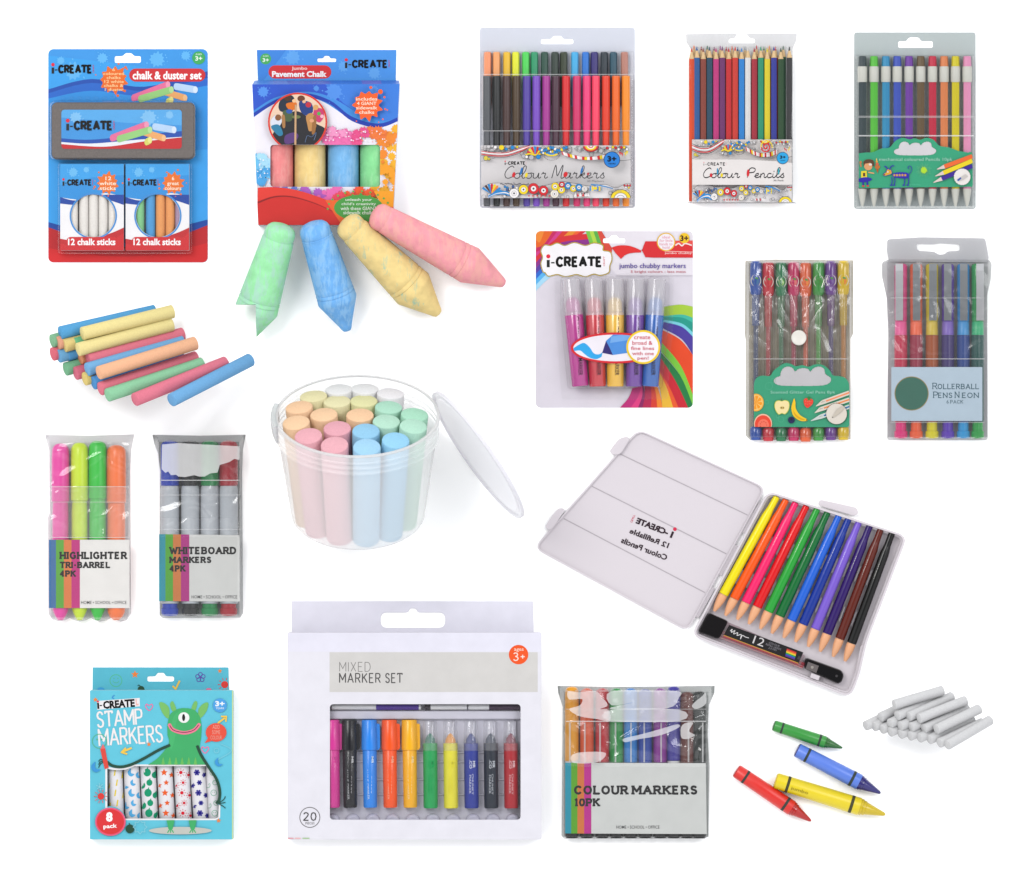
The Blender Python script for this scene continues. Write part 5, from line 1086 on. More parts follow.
# ================================================================ colour markers, ten
FT = F(550, 675, 5.05)
def ten_pack():
    f = FT
    root = thing('marker_wallet', 'very crinkled shiny clear wallet of ten colour markers with a wide striped label', 'marker pack', (*f.p((430, 450)), 0))
    b = B(); out = [(38, 54), (300, 60), (560, 58), (832, 54), (830, 90), (802, 150), (796, 300), (806, 460), (800, 815), (780, 826), (70, 826), (58, 810), (62, 400), (64, 160), (42, 90)]
    sheet(b, [f.p(q) for q in out], [], .1, .4, clear('#f8fafa', .7, 1.3, .2, '#d4dad8'))
    z1 = 16.5; w1 = wrinkle(0, 3.0, .0065, 9, 1)
    cz = creases([[(100, 270), (170, 320), (240, 300)], [(130, 470), (200, 520), (240, 480), (330, 500)], [(430, 370), (560, 300), (760, 280)], [(800, 160), (870, 130), (960, 90)], [(810, 310), (860, 330), (900, 260), (970, 240)], [(250, 100), (310, 150), (270, 230)], [(330, 300), (380, 410), (340, 415)], [(660, 90), (720, 170), (640, 240)]], 8, 1.6, lambda q: (25.25+q[0]*.789, 25.25+q[1]*.789))
    def zf(x, y):
        e = max(.01, min(1, (y-54)/28, (x-46)/24, (822-x)/24, (826-y)/12))
        k = 1 if y < 430 else max(0, (460-y)/30)
        return .6+(z1-.6+(max(0, w1(x, y))+cz(x, y))*k)*e
    film(b, f, out, zf, clear('#fcfefe', .03, 1.6, .1), step=4)
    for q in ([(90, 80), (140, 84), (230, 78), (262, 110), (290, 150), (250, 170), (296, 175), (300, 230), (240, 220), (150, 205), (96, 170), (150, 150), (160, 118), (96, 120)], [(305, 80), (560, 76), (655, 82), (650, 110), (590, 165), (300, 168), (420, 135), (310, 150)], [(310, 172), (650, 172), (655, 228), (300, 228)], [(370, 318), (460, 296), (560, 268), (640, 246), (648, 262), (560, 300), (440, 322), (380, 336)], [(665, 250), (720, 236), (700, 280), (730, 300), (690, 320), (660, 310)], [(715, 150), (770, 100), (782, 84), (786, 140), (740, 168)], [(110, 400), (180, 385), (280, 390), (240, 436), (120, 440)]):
        film(b, f, cr(q, True, 4), lambda x, y: z1+6.2+.004*(x % 9), clear('#ffffff', .33, 1.5, .1, '#ffffff', transl=0, e=1.2), step=24)  # glare on the crinkled film, put in as milky white pieces
    for y0, y1, a in ((228, 234, .5), (168, 171, .4)): b.add([(*f.p((80, y0)), z1+4.4), (*f.p((786, y0)), z1+4.4), (*f.p((786, y1)), z1+4.4), (*f.p((80, y1)), z1+4.4)], [[0, 1, 2, 3]], clear('#ffffff', a))
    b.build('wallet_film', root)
    g = G(f, z1-.6, z1-.4, [(76, 440), (785, 443), (790, 800), (76, 797)], (), '#e8eae7')
    for x0, x1, c in ((76, 106, '#16a2bc'), (106, 138, '#62b41e'), (138, 172, '#e8803c'), (172, 208, '#d0209c')): g.put([(x0, 440), (x1, 440), (x1, 800), (x0, 800)], c)
    g.let('COLOUR', 126, 560, 388, 596, 11.5, '#2a2a2c', serif=.2, gap=.42); g.let('MARKERS', 418, 560, 738, 596, 11.5, '#2a2a2c', serif=.2, gap=.42); g.let('10PK', 126, 624, 246, 656, 10.5, '#2a2a2c', serif=.2, gap=.36)
    g.text('HOME • SCHOOL • OFFICE', 334, 757, 552, 773, '#3a3a3c', .004)
    g.done('striped_label', root)
    for i, (x, y0, c, nm) in enumerate([(110, 58, '#eea21c', 'golden'), (186, 66, '#e25a2c', 'orange red'), (264, 66, '#c42430', 'red'), (335, 66, '#189440', 'green'), (407, 66, '#1c80d0', 'light blue'), (480, 70, '#2448a8', 'dark blue'), (556, 66, '#8c2c98', 'purple'), (624, 56, '#40389c', 'indigo'), (692, 84, '#6c3a34', 'brown'), (754, 80, '#222a28', 'black')]):
        m = M(c, 'plastic', rough=.28)
        pen(f, 'colour_marker', f'{nm} marker with black end in the crinkled ten-pen wallet, {ORD[i]}', 'marker', 'ten colour markers in the crinkled wallet', (x, y0), (x, 822),
            [('cap', [(0, 8), (3, 20), (10, 29), (20, 34), (60, 35.5), (372, 35.5), (376, 32)], m, 24), ('barrel', [(375, 32), (400, 33), (795-y0, 33)], M('#e4e4e4', 'plastic'), 24), ('end_cap', [(795-y0, 33), (797-y0, 35), (814-y0, 35), (822-y0, 30)], M('#1a1a1c', 'plastic'), 24)], 8)
    for i, x in enumerate([100, 175, 252, 330, 408, 475, 560, 698, 770]): pass
    b = B()  # milky white strips lying along the marker caps
    for x in [100, 175, 252, 330, 408, 475, 560, 698, 770]: b.add([(*f.p((x-4, 238)), z1-.7), (*f.p((x+4, 238)), z1-.7), (*f.p((x+4, 438)), z1-.7), (*f.p((x-4, 438)), z1-.7)], [[0, 1, 2, 3]], clear('#ffffff', .6))
    b.build('pale_strips', root)
ten_pack()

# ================================================================ bucket of chalks
FU = F(265, 365, 3.793)
def bucket():
    f = FU; k = f.k; e = 30; ce, se = math.cos(R(e)), math.sin(R(e))
    rim = f.p((357, 195)); H = 118; n = Vector((0, -ce, se)); u = Vector((1, 0, 0)); w = Vector((0, se, ce))   # plan axes: x right, y down; w points to the near rim
    Rt, Rb = 302/k, 250/k
    zc = H*se+Rb*ce+2; top = Vector((rim[0], rim[1], zc)); bot = top-n*H
    def ring(c, r, N=64): return [c+(u*math.cos(2*math.pi*i/N)+w*math.sin(2*math.pi*i/N))*r for i in range(N)]
    root = thing('chalk_bucket', 'frosted clear plastic tub full of pastel chalks, lid off', 'bucket', (bot[0], bot[1], 0))
    fm = clear('#ffffff', .46, 1.14, .25, '#ffffff', transl=.15, e=1.2)
    def surf(b, prof, mat, N=64):
        vs = []
        for t, r in prof: vs += ring(top-n*t, r, N)
        b.add(vs, [[j*N+i, j*N+(i+1) % N, (j+1)*N+(i+1) % N, (j+1)*N+i] for j in range(len(prof)-1) for i in range(N)], mat, True)
    b = B()
    pr = [(0, Rt), (0, Rt+1.6)]
    for t in (9, 15, 21): pr += [(t-2.5, Rt+.9-(t/60)), (t-1.5, Rt+1.8-(t/60)), (t, Rt+1.8-t/60), (t+.8, Rt+.5-t/40)]
    pr += [(30, Rt-2.2), (H-12, Rb+1.2), (H-6, Rb+.3), (H-2, Rb-2.6), (H, Rb-7), (H, .1)]
    surf(b, pr, fm); b.build('tub_wall', root)
    b = B(); surf(b, [(-.8, Rt-1), (-1.2, Rt), (-.8, Rt+1.8), (.4, Rt+2.2), (1.4, Rt+1.2), (.6, Rt-.6), (-.8, Rt-1)], clear('#ffffff', .6, 1.12, .25, '#ffffff', transl=.2)); b.build('rim_band', root)
    b = B(); q = []          # handle lug at the left
    for t, r0, r1 in ((-1.5, Rt+1, Rt+6), (4, Rt+1.5, Rt+6.5), (14, Rt+1, Rt+5), (18, Rt+.5, Rt+3)):
        for a in (-16, -8, 0, 8, 16):
            d = -u*math.cos(R(a))+w*math.sin(R(a)); q += [top-n*t+d*r0, top-n*t+d*r1]
    fs = []
    for i in range(3):
        for j in range(4): o = i*10+j*2; fs += [[o+1, o+3, o+13, o+11], [o, o+2, o+12, o+10]]
        fs += [[i*10, i*10+1, i*10+11, i*10+10], [i*10+8, i*10+9, i*10+19, i*10+18]]
    for j in range(4): fs += [[j*2, j*2+1, j*2+3, j*2+2], [30+j*2, 31+j*2, 33+j*2, 32+j*2]]
    b.add(q, fs, clear('#ffffff', .5, 1.4, .2, '#e8eaee')); b.build('handle_lug', root)
    for x, y, c, lab in [(285, 92, '#eeeeee', 'white chalk at the back left of the tub'), (383, 90, '#eeeeee', 'white chalk at the back middle of the tub'), (480, 108, '#f0eef0', 'white chalk at the back right of the tub'),
                     (190, 118, '#ece4b4', 'yellow chalk behind the two left orange ones'), (279, 138, '#ece6b8', 'yellow chalk in the second row, middle'), (380, 136, '#e6e4ae', 'yellow chalk beside the mint green ones'),
                     (137, 160, '#fad0a8', 'orange chalk nearest the left rear rim'), (128, 218, '#fad2aa', 'orange chalk against the left front rim'), (231, 188, '#fad2aa', 'orange chalk behind the rear pink one'), (367, 190, '#fad0a8', 'orange chalk in the middle of the tub'),
                     (474, 160, '#b4e4cc', 'mint green chalk behind the other mint ones'), (572, 188, '#b0e4c8', 'mint green chalk against the right rear rim'), (467, 214, '#bce6d0', 'mint green chalk nearest the middle'), (568, 232, '#bce8d2', 'mint green chalk against the right front rim'),
                     (283, 240, '#ecaeba', 'pink chalk behind the two front pink ones'), (176, 268, '#f0b2bc', 'pink chalk at the left front of the tub'), (275, 302, '#f0b4be', 'pink chalk at the front rim of the tub'),
                     (391, 250, '#9ad0f0', 'blue chalk behind the front blue one'), (503, 285, '#9cd6f6', 'blue chalk at the right front of the tub'), (396, 310, '#a8d8f6', 'blue chalk at the front rim of the tub')]:
        p = f.p((x, y)); dx = p[0]-rim[0]; dy = p[1]-rim[1]; dw = dy/se
        T = top+u*dx+w*dw
        BT = bot+n*2.5+u*dx*.8+w*dw*.72
        stick(T, BT, 13.6, M(c, 'chalk'), 'chalk_stick', lab, 'chalk', 'pastel chalks in the tub', 1.0, 32)
    # lid leaning against the tub
    A = Vector((*f.p((640, 108)), 0)); C_ = Vector((*f.p((970, 578)), 0)); mid = (A+C_)/2; Rl = (C_-A).length/2; ax = (C_-A).normalized()
    pn = Vector((ax.y, -ax.x, 0)); 
    if pn.x < 0: pn = -pn
    tilt = R(9.5); nn = (pn*math.cos(tilt)*-1+Vector((0, 0, 1))*math.sin(tilt)).normalized(); v2 = nn.cross(ax).normalized()
    mid.z = Rl*abs(v2.z)+2
    b = B(); N = 72
    def rg(t, r): return [mid+nn*t+(ax*math.cos(2*math.pi*i/N)+v2*math.sin(2*math.pi*i/N))*r for i in range(N)]
    pr = [(0, .1), (0, Rl-9), (-1, Rl-8), (-1, Rl-5), (.8, Rl-4), (.8, Rl-1), (.4, Rl), (-3, Rl), (-3, Rl-1.2), (-.4, Rl-1.6)]
    vs = []
    for t, r in pr: vs += rg(t, r)
    b.add(vs, [[j*N+i, j*N+(i+1) % N, (j+1)*N+(i+1) % N, (j+1)*N+i] for j in range(len(pr)-1) for i in range(N)], clear('#ffffff', .72, 1.12, .3, '#f6f5fb', transl=.25, e=1.42), True)
    tag(b.build('bucket_lid'), 'round frosted plastic lid leaning against the right of the tub', 'lid')
bucket()

# ================================================================ refillable pencil case
FX = F(530, 420, 2.695)
def case():
    f = FX
    root = thing('pencil_case', 'open translucent hinged plastic case holding twelve coloured pencils', 'pencil case', (*f.p((560, 380)), 0))
    pl = clear('#fdfafc', .84, 1.15, .3, '#f9f1f7', transl=.1); pl2 = clear('#fdfafc', .6, 1.3, .25, '#efe7ed', transl=.12)
    lid = rpoly([(292, 24), (636, 182), (424, 570), (10, 345)], 26)
    b = B()
    P = [f.p(q) for q in lid]; sheet(b, P, [], .3, 1.3, pl)
    I = inset(P, 1.5); n = len(P)     # raised lip round the lid
    for (o, z) in ((P, 3.6),):
        b.add([(x, y, 1.3) for x, y in o]+[(x, y, z) for x, y in o]+[(x, y, z) for x, y in I]+[(x, y, 1.3) for x, y in I], [[j*n+i, j*n+(i+1) % n, (j+1)*n+(i+1) % n, (j+1)*n+i] for j in range(3) for i in range(n)], pl, True)
    def lx(u, v):                     # point on the lid: u along the top edge, v down the side
        a = Vector((292, 24)).lerp(Vector((636, 182)), u); c = Vector((10, 345)).lerp(Vector((424, 570)), u); return tuple(a.lerp(c, v))
    for v in (.2, .47, .74):
        p, q = lx(.02, v), lx(.98, v); b_ = stroke([p, q], 3)[0]
        pp = [f.p(t) for t in b_]; sheet(b, pp, [], 1.3, 1.55, pl2)
    b.build('lid_panel', root)
    for q in ([(268, 52), (262, 44), (240, 50), (214, 84), (222, 94), (244, 92)], [(96, 240), (78, 236), (56, 262), (40, 288), (50, 298), (62, 290)]):
        b = B(); sheet(b, [f.p(t) for t in rpoly(q, 10)], [], 1.5, 5, pl); b.build('clasp_tab', root)
    # words seen through the lid, so mirrored
    g = G(f, 1.5, 1.52, [(355, 360), (357, 360), (357, 362), (355, 362)], (), '#e8dde4')
    dx, dy = (636-292), (182-24); rot = math.degrees(math.atan2(dy, dx))-3
    cs, sn = math.cos(R(rot)), math.sin(R(rot))
    def loc(a, d): return (322+a*cs-d*sn, 312+a*sn+d*cs)
    def mw(t, a, d, w, h, bold):
        x, y = loc(a, d); g.text(t, x-w/2, y-h/2, x+w/2, y+h/2, '#3a2c34', bold, rot, True)
    mw('-CREATE', -2, -26, 92, 17, .05); mw('I', 55, -25, 6, 18, .05); g.put(ell(*loc(57, -42), 5), '#d82c50', clip=False); 
    x, y = loc(-59, -26); g.text('CRAFT', x-11, y-3, x+11, y+3, '#d82c50', 0, rot+90, True)
    mw('12 Refillable', 2, 6, 112, 15, .03); mw('Colour Pencils', 0, 38, 132, 16, .03)
    g.done('mirrored_print', root)
    b = B()           # hinge strip
    for s in range(3):
        a = Vector((638, 196)).lerp(Vector((432, 560)), .08+s*.31); c = Vector((638, 196)).lerp(Vector((432, 560)), .08+s*.31+.22); sheet(b, [f.p(t) for t in stroke([a, c], 12)[0]], [], .6, 3, pl)
    b.build('hinge_strip', root)
    tray = rpoly([(640, 190), (1016, 312), (906, 600), (886, 690), (862, 748), (434, 580)], 26)
    T = [f.p(q) for q in tray]; b = B(); n = len(T); sheet(b, T, [], .3, 1.2, pl); 
    I = inset(T, 2.0); J = inset(T, 5.5)
    rings = [(T, 1.2), (T, 11), (I, 11.2), (inset(T, 2.6), 7), (inset(T, 4), 6), (inset(T, 5), 2.2)]; vs = []
    for o, z in rings: vs += [(x, y, z) for x, y in o]
    b.add(vs, [[j*n+i, j*n+(i+1) % n, (j+1)*n+(i+1) % n, (j+1)*n+i] for j in range(len(rings)-1) for i in range(n)], pl, True)
    bt = b
    b = B(); q = rpoly([(780, 214), (880, 236), (884, 252), (874, 258), (776, 230)], 8); sheet(b, [f.p(t) for t in q], [], 3, 7, pl); b.build('clasp_tab', root)
    b = B(); q = rpoly([(900, 600), (884, 690), (876, 690), (890, 610)], 4); sheet(b, [f.p(t) for t in q], [], 3, 7, pl); b.build('side_latch', root)
    tops = [(663, 210), (688, 218), (714, 226), (743, 235), (772, 243), (800, 252), (831, 260), (857, 268), (885, 277), (914, 288), (944, 296), (974, 307)]
    tips = [(496, 515), (526, 527), (558, 538), (589, 550), (620, 563), (651, 575), (683, 587), (715, 598), (749, 611), (781, 624), (816, 638), (848, 650)]
    for i in range(11):
        a = (Vector(tops[i])+Vector(tops[i+1]))/2; c = (Vector(tips[i])+Vector(tips[i+1]))/2
        for s in (.3, .62): sheet(bt, [f.p(t) for t in stroke([a.lerp(c, s), a.lerp(c, s+.12)], 4)[0]], [], 1.2, 5.5, pl2)
    bt.build('tray', root)
    wood = M('#f0b084', 'plastic', rough=.45)
    for i, (c, nm) in enumerate(zip(['#fae80a', '#ff5e14', '#ff2470', '#e8141c', '#2aa83c', '#0c7034', '#2468dc', '#18389c', '#8060d4', '#301468', '#642014', '#141414'], ['yellow', 'orange', 'hot pink', 'red', 'green', 'dark green', 'bright blue', 'navy blue', 'lavender', 'deep violet', 'brown', 'black'])):
        m = M(c, 'plastic', rough=.22); A, T_ = tops[i], tips[i]; L = math.dist(A, T_)
        def pr(b, A=A, T_=T_, L=L, i=i):
            ang = math.degrees(math.atan2(T_[1]-A[1], T_[0]-A[0])); t = .30; cx_ = A[0]+(T_[0]-A[0])*t-2; cy_ = A[1]+(T_[1]-A[1])*t-2
            v, ff = fit('artist pen', cx_-22, cy_-3.4, cx_+22, cy_+3.4, 0, ang+180); b.add([(*f.p(q), 6.4+13/f.k*.9+.15) for q in v], ff, M('#e8e4dc' if i else '#c8b820', 'ink'))
        pen(f, 'refillable_pencil', f'{nm} refillable pencil in the plastic case, {ORD[i]}', 'pencil', 'refillable pencils in the open case', A, T_,
            [('push_button', [(-4, 7), (-2, 9), (30, 9.5), (38, 10)], m, 20), ('barrel', [(36, 10), (56, 12.6), (L-54, 13.2), (L-52, 12.6)], m, 10 if False else 20, pr), ('tip_cone', [(L-51, 12), (L-48, 12.6), (L-34, 12.0), (L-16, 8.8), (L-7, 6.2), (L-3, 4.6), (L, 4.0)], wood, 20)], 6.4)
    # box of leads
    ld = thing('lead_box', 'black and clear box of refill leads with rainbow mark, in the case tray', 'lead box', (*f.p((590, 600)), 0))
    def q4(u0, u1, v0, v1):
        a, b_, c, d = Vector((482, 522)), Vector((742, 634)), Vector((724, 668)), Vector((456, 570))
        def P_(u, v): return tuple(a.lerp(b_, u).lerp(d.lerp(c, u), v))
        return [P_(u0, v0), P_(u1, v0), P_(u1, v1), P_(u0, v1)]
    b = B(); sheet(b, [f.p(t) for t in rpoly(q4(0, 1, 0, 1), 4)], [], 2.4, 8, clear('#f6e8ec', .12, 1.45, .06)); b.build('clear_box', ld)
    b = B()
    for i in range(6): a = q4(.2, .97, .55+i*.075, .6+i*.075); p0 = f.p(a[0]); p1 = f.p(a[1]); lathe(b, (*p0, 5), (*p1, 5), [(0, .45), (88, .45)], M(['#b8283c', '#c8384a', '#8c1c2c', '#d07880', '#b02838', '#e0a0a4'][i], 'wax'), 8)
    b.build('lead_sticks', ld)
    b = B(); dome(b, [f.p(t) for t in rpoly(q4(-.01, .2, -.06, 1.04), 9)], 2.3, 9.6, 1, M('#141214', 'plastic', rough=.2)); b.build('end_cap', ld)
    fr = F(700, 590, 6.4)
    g = G(fr, 8.2, 8.4, [(185, 222), (660, 398), (628, 470), (150, 290)], (), '#121013')
    g.line([(148, 288), (628, 468)], 5, '#e0a03c', smooth=False); g.line([(148, 296), (628, 476)], 4, '#c03040', smooth=False, clip=False)
    g.line([(192, 262), (205, 250), (200, 270), (222, 258), (214, 280), (240, 272), (236, 290), (262, 284), (258, 312), (270, 290), (290, 300), (312, 306)], 4, '#e8e4e4')
    g.text('12', 340, 300, 412, 352, '#d8d4d4', .0, 20); g.text('COLOUR\nREFILL LEADS\n2.0 MM', 418, 340, 520, 384, '#8c8890', 0, 20)
    for i, c in enumerate(['#c8282c', '#e8742c', '#e8c82c', '#2c9a3c', '#2c50b0', '#5c2c8c']): g.put([(556-i*2, 374+i*8), (616-i*2, 397+i*8), (614-i*2, 405+i*8), (553-i*2, 382+i*8)], c)
    g.put([(628, 420), (650, 428), (640, 448), (620, 440)], '#3c3a40')
    g.done('black_label', ld)
    sp = thing('pencil_sharpener', 'small black oblong pencil sharpener in the lower right corner of the case tray', 'sharpener', (*f.p((790, 674)), 0))
    b = B(); P_ = [fr.p(t) for t in rpoly([(672, 428), (905, 512), (922, 545), (906, 590), (880, 602), (660, 500)], 26, 6)]; dome(b, P_, 2.3, 10, 1.6, M('#121214', 'plastic', rough=.18)); b.build('body', sp)
    b = B(); P_ = [fr.p(t) for t in [(690, 458), (758, 484), (742, 530), (674, 502)]]; sheet(b, P_, [], 10, 10.5, M('#8c8484', 'metal')); c = fr.p((716, 494)); lathe(b, (*c, 10.5), (*c, 11.3), [(0, 1.5), (.8, 1.2)], M('#c8c4bc', 'metal'), 12); b.build('blade', sp)
    b = B(); P_ = [fr.p(t) for t in [(712, 530), (766, 550), (756, 578), (702, 558)]]; sheet(b, P_, [], 6, 8.6, pl); b.build('clear_shutter', sp)
    b = B(); c = fr.p((872, 549)); lathe(b, (*c, 10), (*c, 10.4), [(0, 1.4), (.3, 1.2)], M('#5c5a5c', 'metal'), 12); b.build('rivet', sp)
case()

# ================================================================ stamp markers
FS = F(80, 655, 4.533)
def stamp():
    f = FS; z = 21
    root = thing('stamp_marker_box', 'turquoise window box of stamp markers with a green one-eyed monster picture', 'marker box', (*f.p((375, 500)), 0))
    TQ = '#62c6dc'
    def heart(x, y, s): return cr([(x, y+s), (x-s, y-s*.1), (x-s*.7, y-s*.8), (x, y-s*.4), (x+s*.7, y-s*.8), (x+s, y-s*.1)], True)
    g = G(f, .6, 1, [(58, 56), (673, 56), (676, 160), (57, 160)], [hang(366, 100, 122, 40)], '#58bcd2', edge='#bcd8dc')
    g.line(ell(163, 116, 27, n=24), 4, '#52bc94', closed=True, smooth=False); g.line(ell(163, 114, 14, 12, a0=10, a1=170), 3, '#52bc94', smooth=False); g.put(ell(154, 106, 3), '#52bc94'); g.put(ell(172, 106, 3), '#52bc94')
    g.put(star(249, 88, 18), '#f08432'); g.put(star(634, 72, 11), '#f08432'); g.put(ell(277, 156, 16, 16), '#1c4a30'); g.line([(277, 145), (268, 136), (262, 140)], 4, '#1c4a30')
    for i in range(5): a = R(i*72-90); g.line(ell(546+13*math.cos(a), 101+13*math.sin(a), 9, n=12), 3.4, '#5a4aa8', smooth=False, closed=True)
    g.put(ell(546, 101, 6), '#5a4aa8'); g.put(ell(656, 134, 16), '#e03832')
    for i in range(10): a = R(i*36); g.line([(656+21*math.cos(a), 134+21*math.sin(a)), (656+31*math.cos(a), 134+31*math.sin(a))], 3, '#e03832', smooth=False)
    g.line([(420, 140), (434, 154), (452, 116)], 8, '#f2c84c', smooth=False); g.put(ell(95, 156, 16, 10), '#3aa0d8'); g.put(ell(584, 155, 12, 5), '#e86a9c')
    g.done('hanging_tab', root)
    out = rr(49, 158, 697, 832, 4)
    win = [(128, 512)]+cr([(130, 513), (160, 518), (210, 516), (245, 503)], n=4)+[(250, 500), (576, 500)]+cr([(584, 500), (610, 540), (628, 590), (632, 640), (624, 668)], n=4)+[(632, 676), (630, 732), (616, 738)]+ell(142, 752, 69.5, n=12, a0=-11.7, a1=-101.7)
    g = G(f, z-.4, z, out, [win], TQ)
    # side edge strip and small marks
    g.put([(692, 158), (697, 158), (697, 832), (692, 832)], '#c8dc9c')
    g.line([(123, 690), (123, 508)], 9, '#f0eef0', smooth=False); g.line([(120, 506), (160, 514), (210, 512), (245, 498), (576, 496)], 9, '#f0eef0', smooth=False)
    g.line([(200, 741), (616, 741), (634, 732), (635, 676)], 8, '#f0eef0', smooth=False)
    g.put([(80, 206), (274, 192), (275, 230), (82, 246)], '#eeebee')
    for t, x0, y0, x1, y1, c in (('I', 82, 214, 91, 242, '#151515'), ('-', 93, 224, 104, 229, '#151515'), ('CREATE', 108, 201, 252, 238, '#151515'), ('L', 256, 196, 268, 226, '#f2b8b0')): g.text(t, x0, y0, x1, y1, c, .05, -4)
    g.put(ell(85, 208, 5), '#e03050'); g.put(star(74, 200, 12), '#f08432'); g.line([(160, 180), (150, 190), (158, 196)], 5, '#3a90d0')
    g.let('STAMP', 82, 250, 284, 318, 8.6, '#f0ecec', gap=.22, rot=-4); g.let('MARKERS', 90, 326, 376, 400, 8.6, '#f0ecec', gap=.22, rot=-4)
    g.line(ell(92, 388, 32, n=24), 4, '#58b894', smooth=False, closed=True); g.put(ell(82, 380, 4), '#58b894'); g.put(ell(102, 380, 4), '#58b894')
    g.line(heart(317, 233, 16), 4, '#f070a8', smooth=False, closed=True); g.line(heart(570, 426, 16), 4, '#f070a8', smooth=False, closed=True)
    g.put(star(316, 402, 11), '#f08432'); g.put(star(631, 747, 12), '#e8884c')
    # monster
    for q in ([(362, 215), (385, 215), (408, 240), (404, 285), (378, 262)], [(585, 215), (562, 218), (540, 245), (545, 285), (575, 255)]): g.put(cr(q, True), '#78bc64')
    g.put(cr([(412, 218), (425, 208), (440, 245), (428, 255), (418, 245)], True), '#78bc64'); g.put(cr([(535, 212), (522, 208), (508, 240), (520, 252), (530, 240)], True), '#78bc64')
    g.put(cr([(399, 320), (410, 270), (440, 245), (478, 238), (520, 246), (545, 275), (554, 320), (552, 370), (548, 420), (576, 492)])+cr([(576, 494), (440, 494), (312, 494)])+cr([(312, 494), (360, 460), (405, 400), (400, 360)]), '#3fae68')
    g.put(cr([(420, 300), (440, 262), (470, 250), (440, 300), (436, 360), (420, 420), (408, 400)], True), '#46b66e')
    for x in (380, 410, 438, 466, 496, 526): g.put([(x-8, 494), (x-1, 462), (x+2, 462), (x+8, 494)], '#6cbc5c')
    g.put(ell(474, 281, 25, 24), '#f2f2f0'); g.put(ell(473, 281, 7, 16), '#141414'); g.put(ell(482, 270, 4), '#ffffff')
    g.line([(408, 312), (425, 336), (474, 350), (520, 338), (545, 310)], 16, '#f07c98'); g.line([(410, 316), (428, 338), (474, 348), (518, 338), (541, 314)], 3, '#2a1a20')
    g.line([(412, 405), (360, 428), (300, 462), (240, 492), (190, 504), (150, 498), (128, 482)], 13, '#1e4a38', clip=False)
    g.line([(534, 408), (552, 450), (590, 510), (622, 560), (636, 610), (634, 650), (622, 668)], 13, '#1e4a38', clip=False)
    for a in (-30, 0, 30): g.line([(628, 668), (645+8*abs(a)/30, 668+a*.5), (662, 664+a*.9)], 4, '#1e4a38')
    for a in (-1, 0, 1): g.line([(118, 478), (98, 480+a*10), (88, 494+a*14)], 4, '#1e4a38')
    g.put([(96, 424), (118, 420), (134, 508), (116, 514)], '#e0483c', clip=False); g.put([(96, 424), (108, 400), (118, 420)], '#e86a6c')
    g.put(ell(637, 226, 32), '#4aa0e0'); g.text('3+', 616, 206, 658, 230, '#f0f6fa', .04); g.text('YEARS', 618, 234, 656, 243, '#e0ecf6', .01)
    g.line([(628, 306), (660, 282)], 8, '#f2c84c', smooth=False); g.line([(642, 276), (666, 276), (664, 300)], 7, '#f2c84c', smooth=False)
    g.put(ell(620, 348, 47, 42), '#e8503c'); g.put([(586, 370), (568, 396), (608, 384)], '#e8503c')
    for i, t in enumerate(('ADD', 'SOME', 'COLOUR')): w = [16, 18, 26][i]; g.text(t, 620-w, 314+i*24, 620+w, 332+i*24, '#f0a898', 0)
    g.line([(238, 418), (196, 436)], 9, '#f2c84c', smooth=False); g.line([(212, 418), (192, 438), (218, 446)], 8, '#f2c84c', smooth=False)
    g.line([(640, 400), (690, 430), (630, 470)], 2.4, '#86d4e4'); g.line(ell(622, 430, 11, n=14), 2.4, '#86d4e4', smooth=False, closed=True)
    def moon(x, y, r, c): g.put(cr([(x, y-r), (x-r*.75, y-r*.2), (x-r*.55, y+r*.65), (x+r*.2, y+r), (x+r, y+r*.5), (x+r*.2, y+r*.4), (x-r*.1, y-r*.2)], True), c)
    moon(630, 482, 20, '#3a98d8'); moon(74, 504, 24, '#3a98d8')
    for i in range(6): a = R(i*60+20); g.line([(94, 594), (94+17*math.cos(a), 594+17*math.sin(a))], 2.5, '#98d8e4', smooth=False)
    g.put(ell(99, 637, 15), '#e03832')
    for i in range(10): a = R(i*36); g.line([(99+20*math.cos(a), 637+20*math.sin(a)), (99+32*math.cos(a), 637+32*math.sin(a))], 3, '#e03832', smooth=False)
    g.put(ell(142, 752, 69, 64, n=40), '#e8587c'); g.put(ell(142, 752, 62, 57, n=40), '#dc3034')
    g.text('8', 122, 708, 152, 752, '#ffffff', .05); g.text('pack', 110, 762, 172, 786, '#ffffff', .03, -4)
    g.put(ell(230, 784, 20, 20), '#1c4a34'); g.line([(230, 766), (226, 758)], 4, '#1c4a34')
    g.line(star(276, 776, 32, .7, 8), 2.4, '#94d4e0', smooth=False, closed=True)
    g.put(ell(458, 792, 142, 17), '#c2c4bc')
    for x in (412, 512): g.put([(x-16, 745), (x+20, 745), (x+12, 785), (x-8, 785)], '#3fae68'); [g.line([(x+2, 780), (x+2+d, 802)], 5, '#3fae68', smooth=False) for d in (-14, 0, 14)]
    g.done('front_panel', root)
    b = B(); q = [f.p(t) for t in out]; sd = M('#b4dce0', 'paper'); n = len(q); sheet(b, q, [], .1, .5, M('#dfe0e4', 'paper'))
    b.add([(x, y, .5) for x, y in q]+[(x, y, z-.4) for x, y in q], [[i, (i+1) % n, n+(i+1) % n, n+i] for i in range(n)], sd); b.build('carton_side', root)
    rnd = random.Random(3)
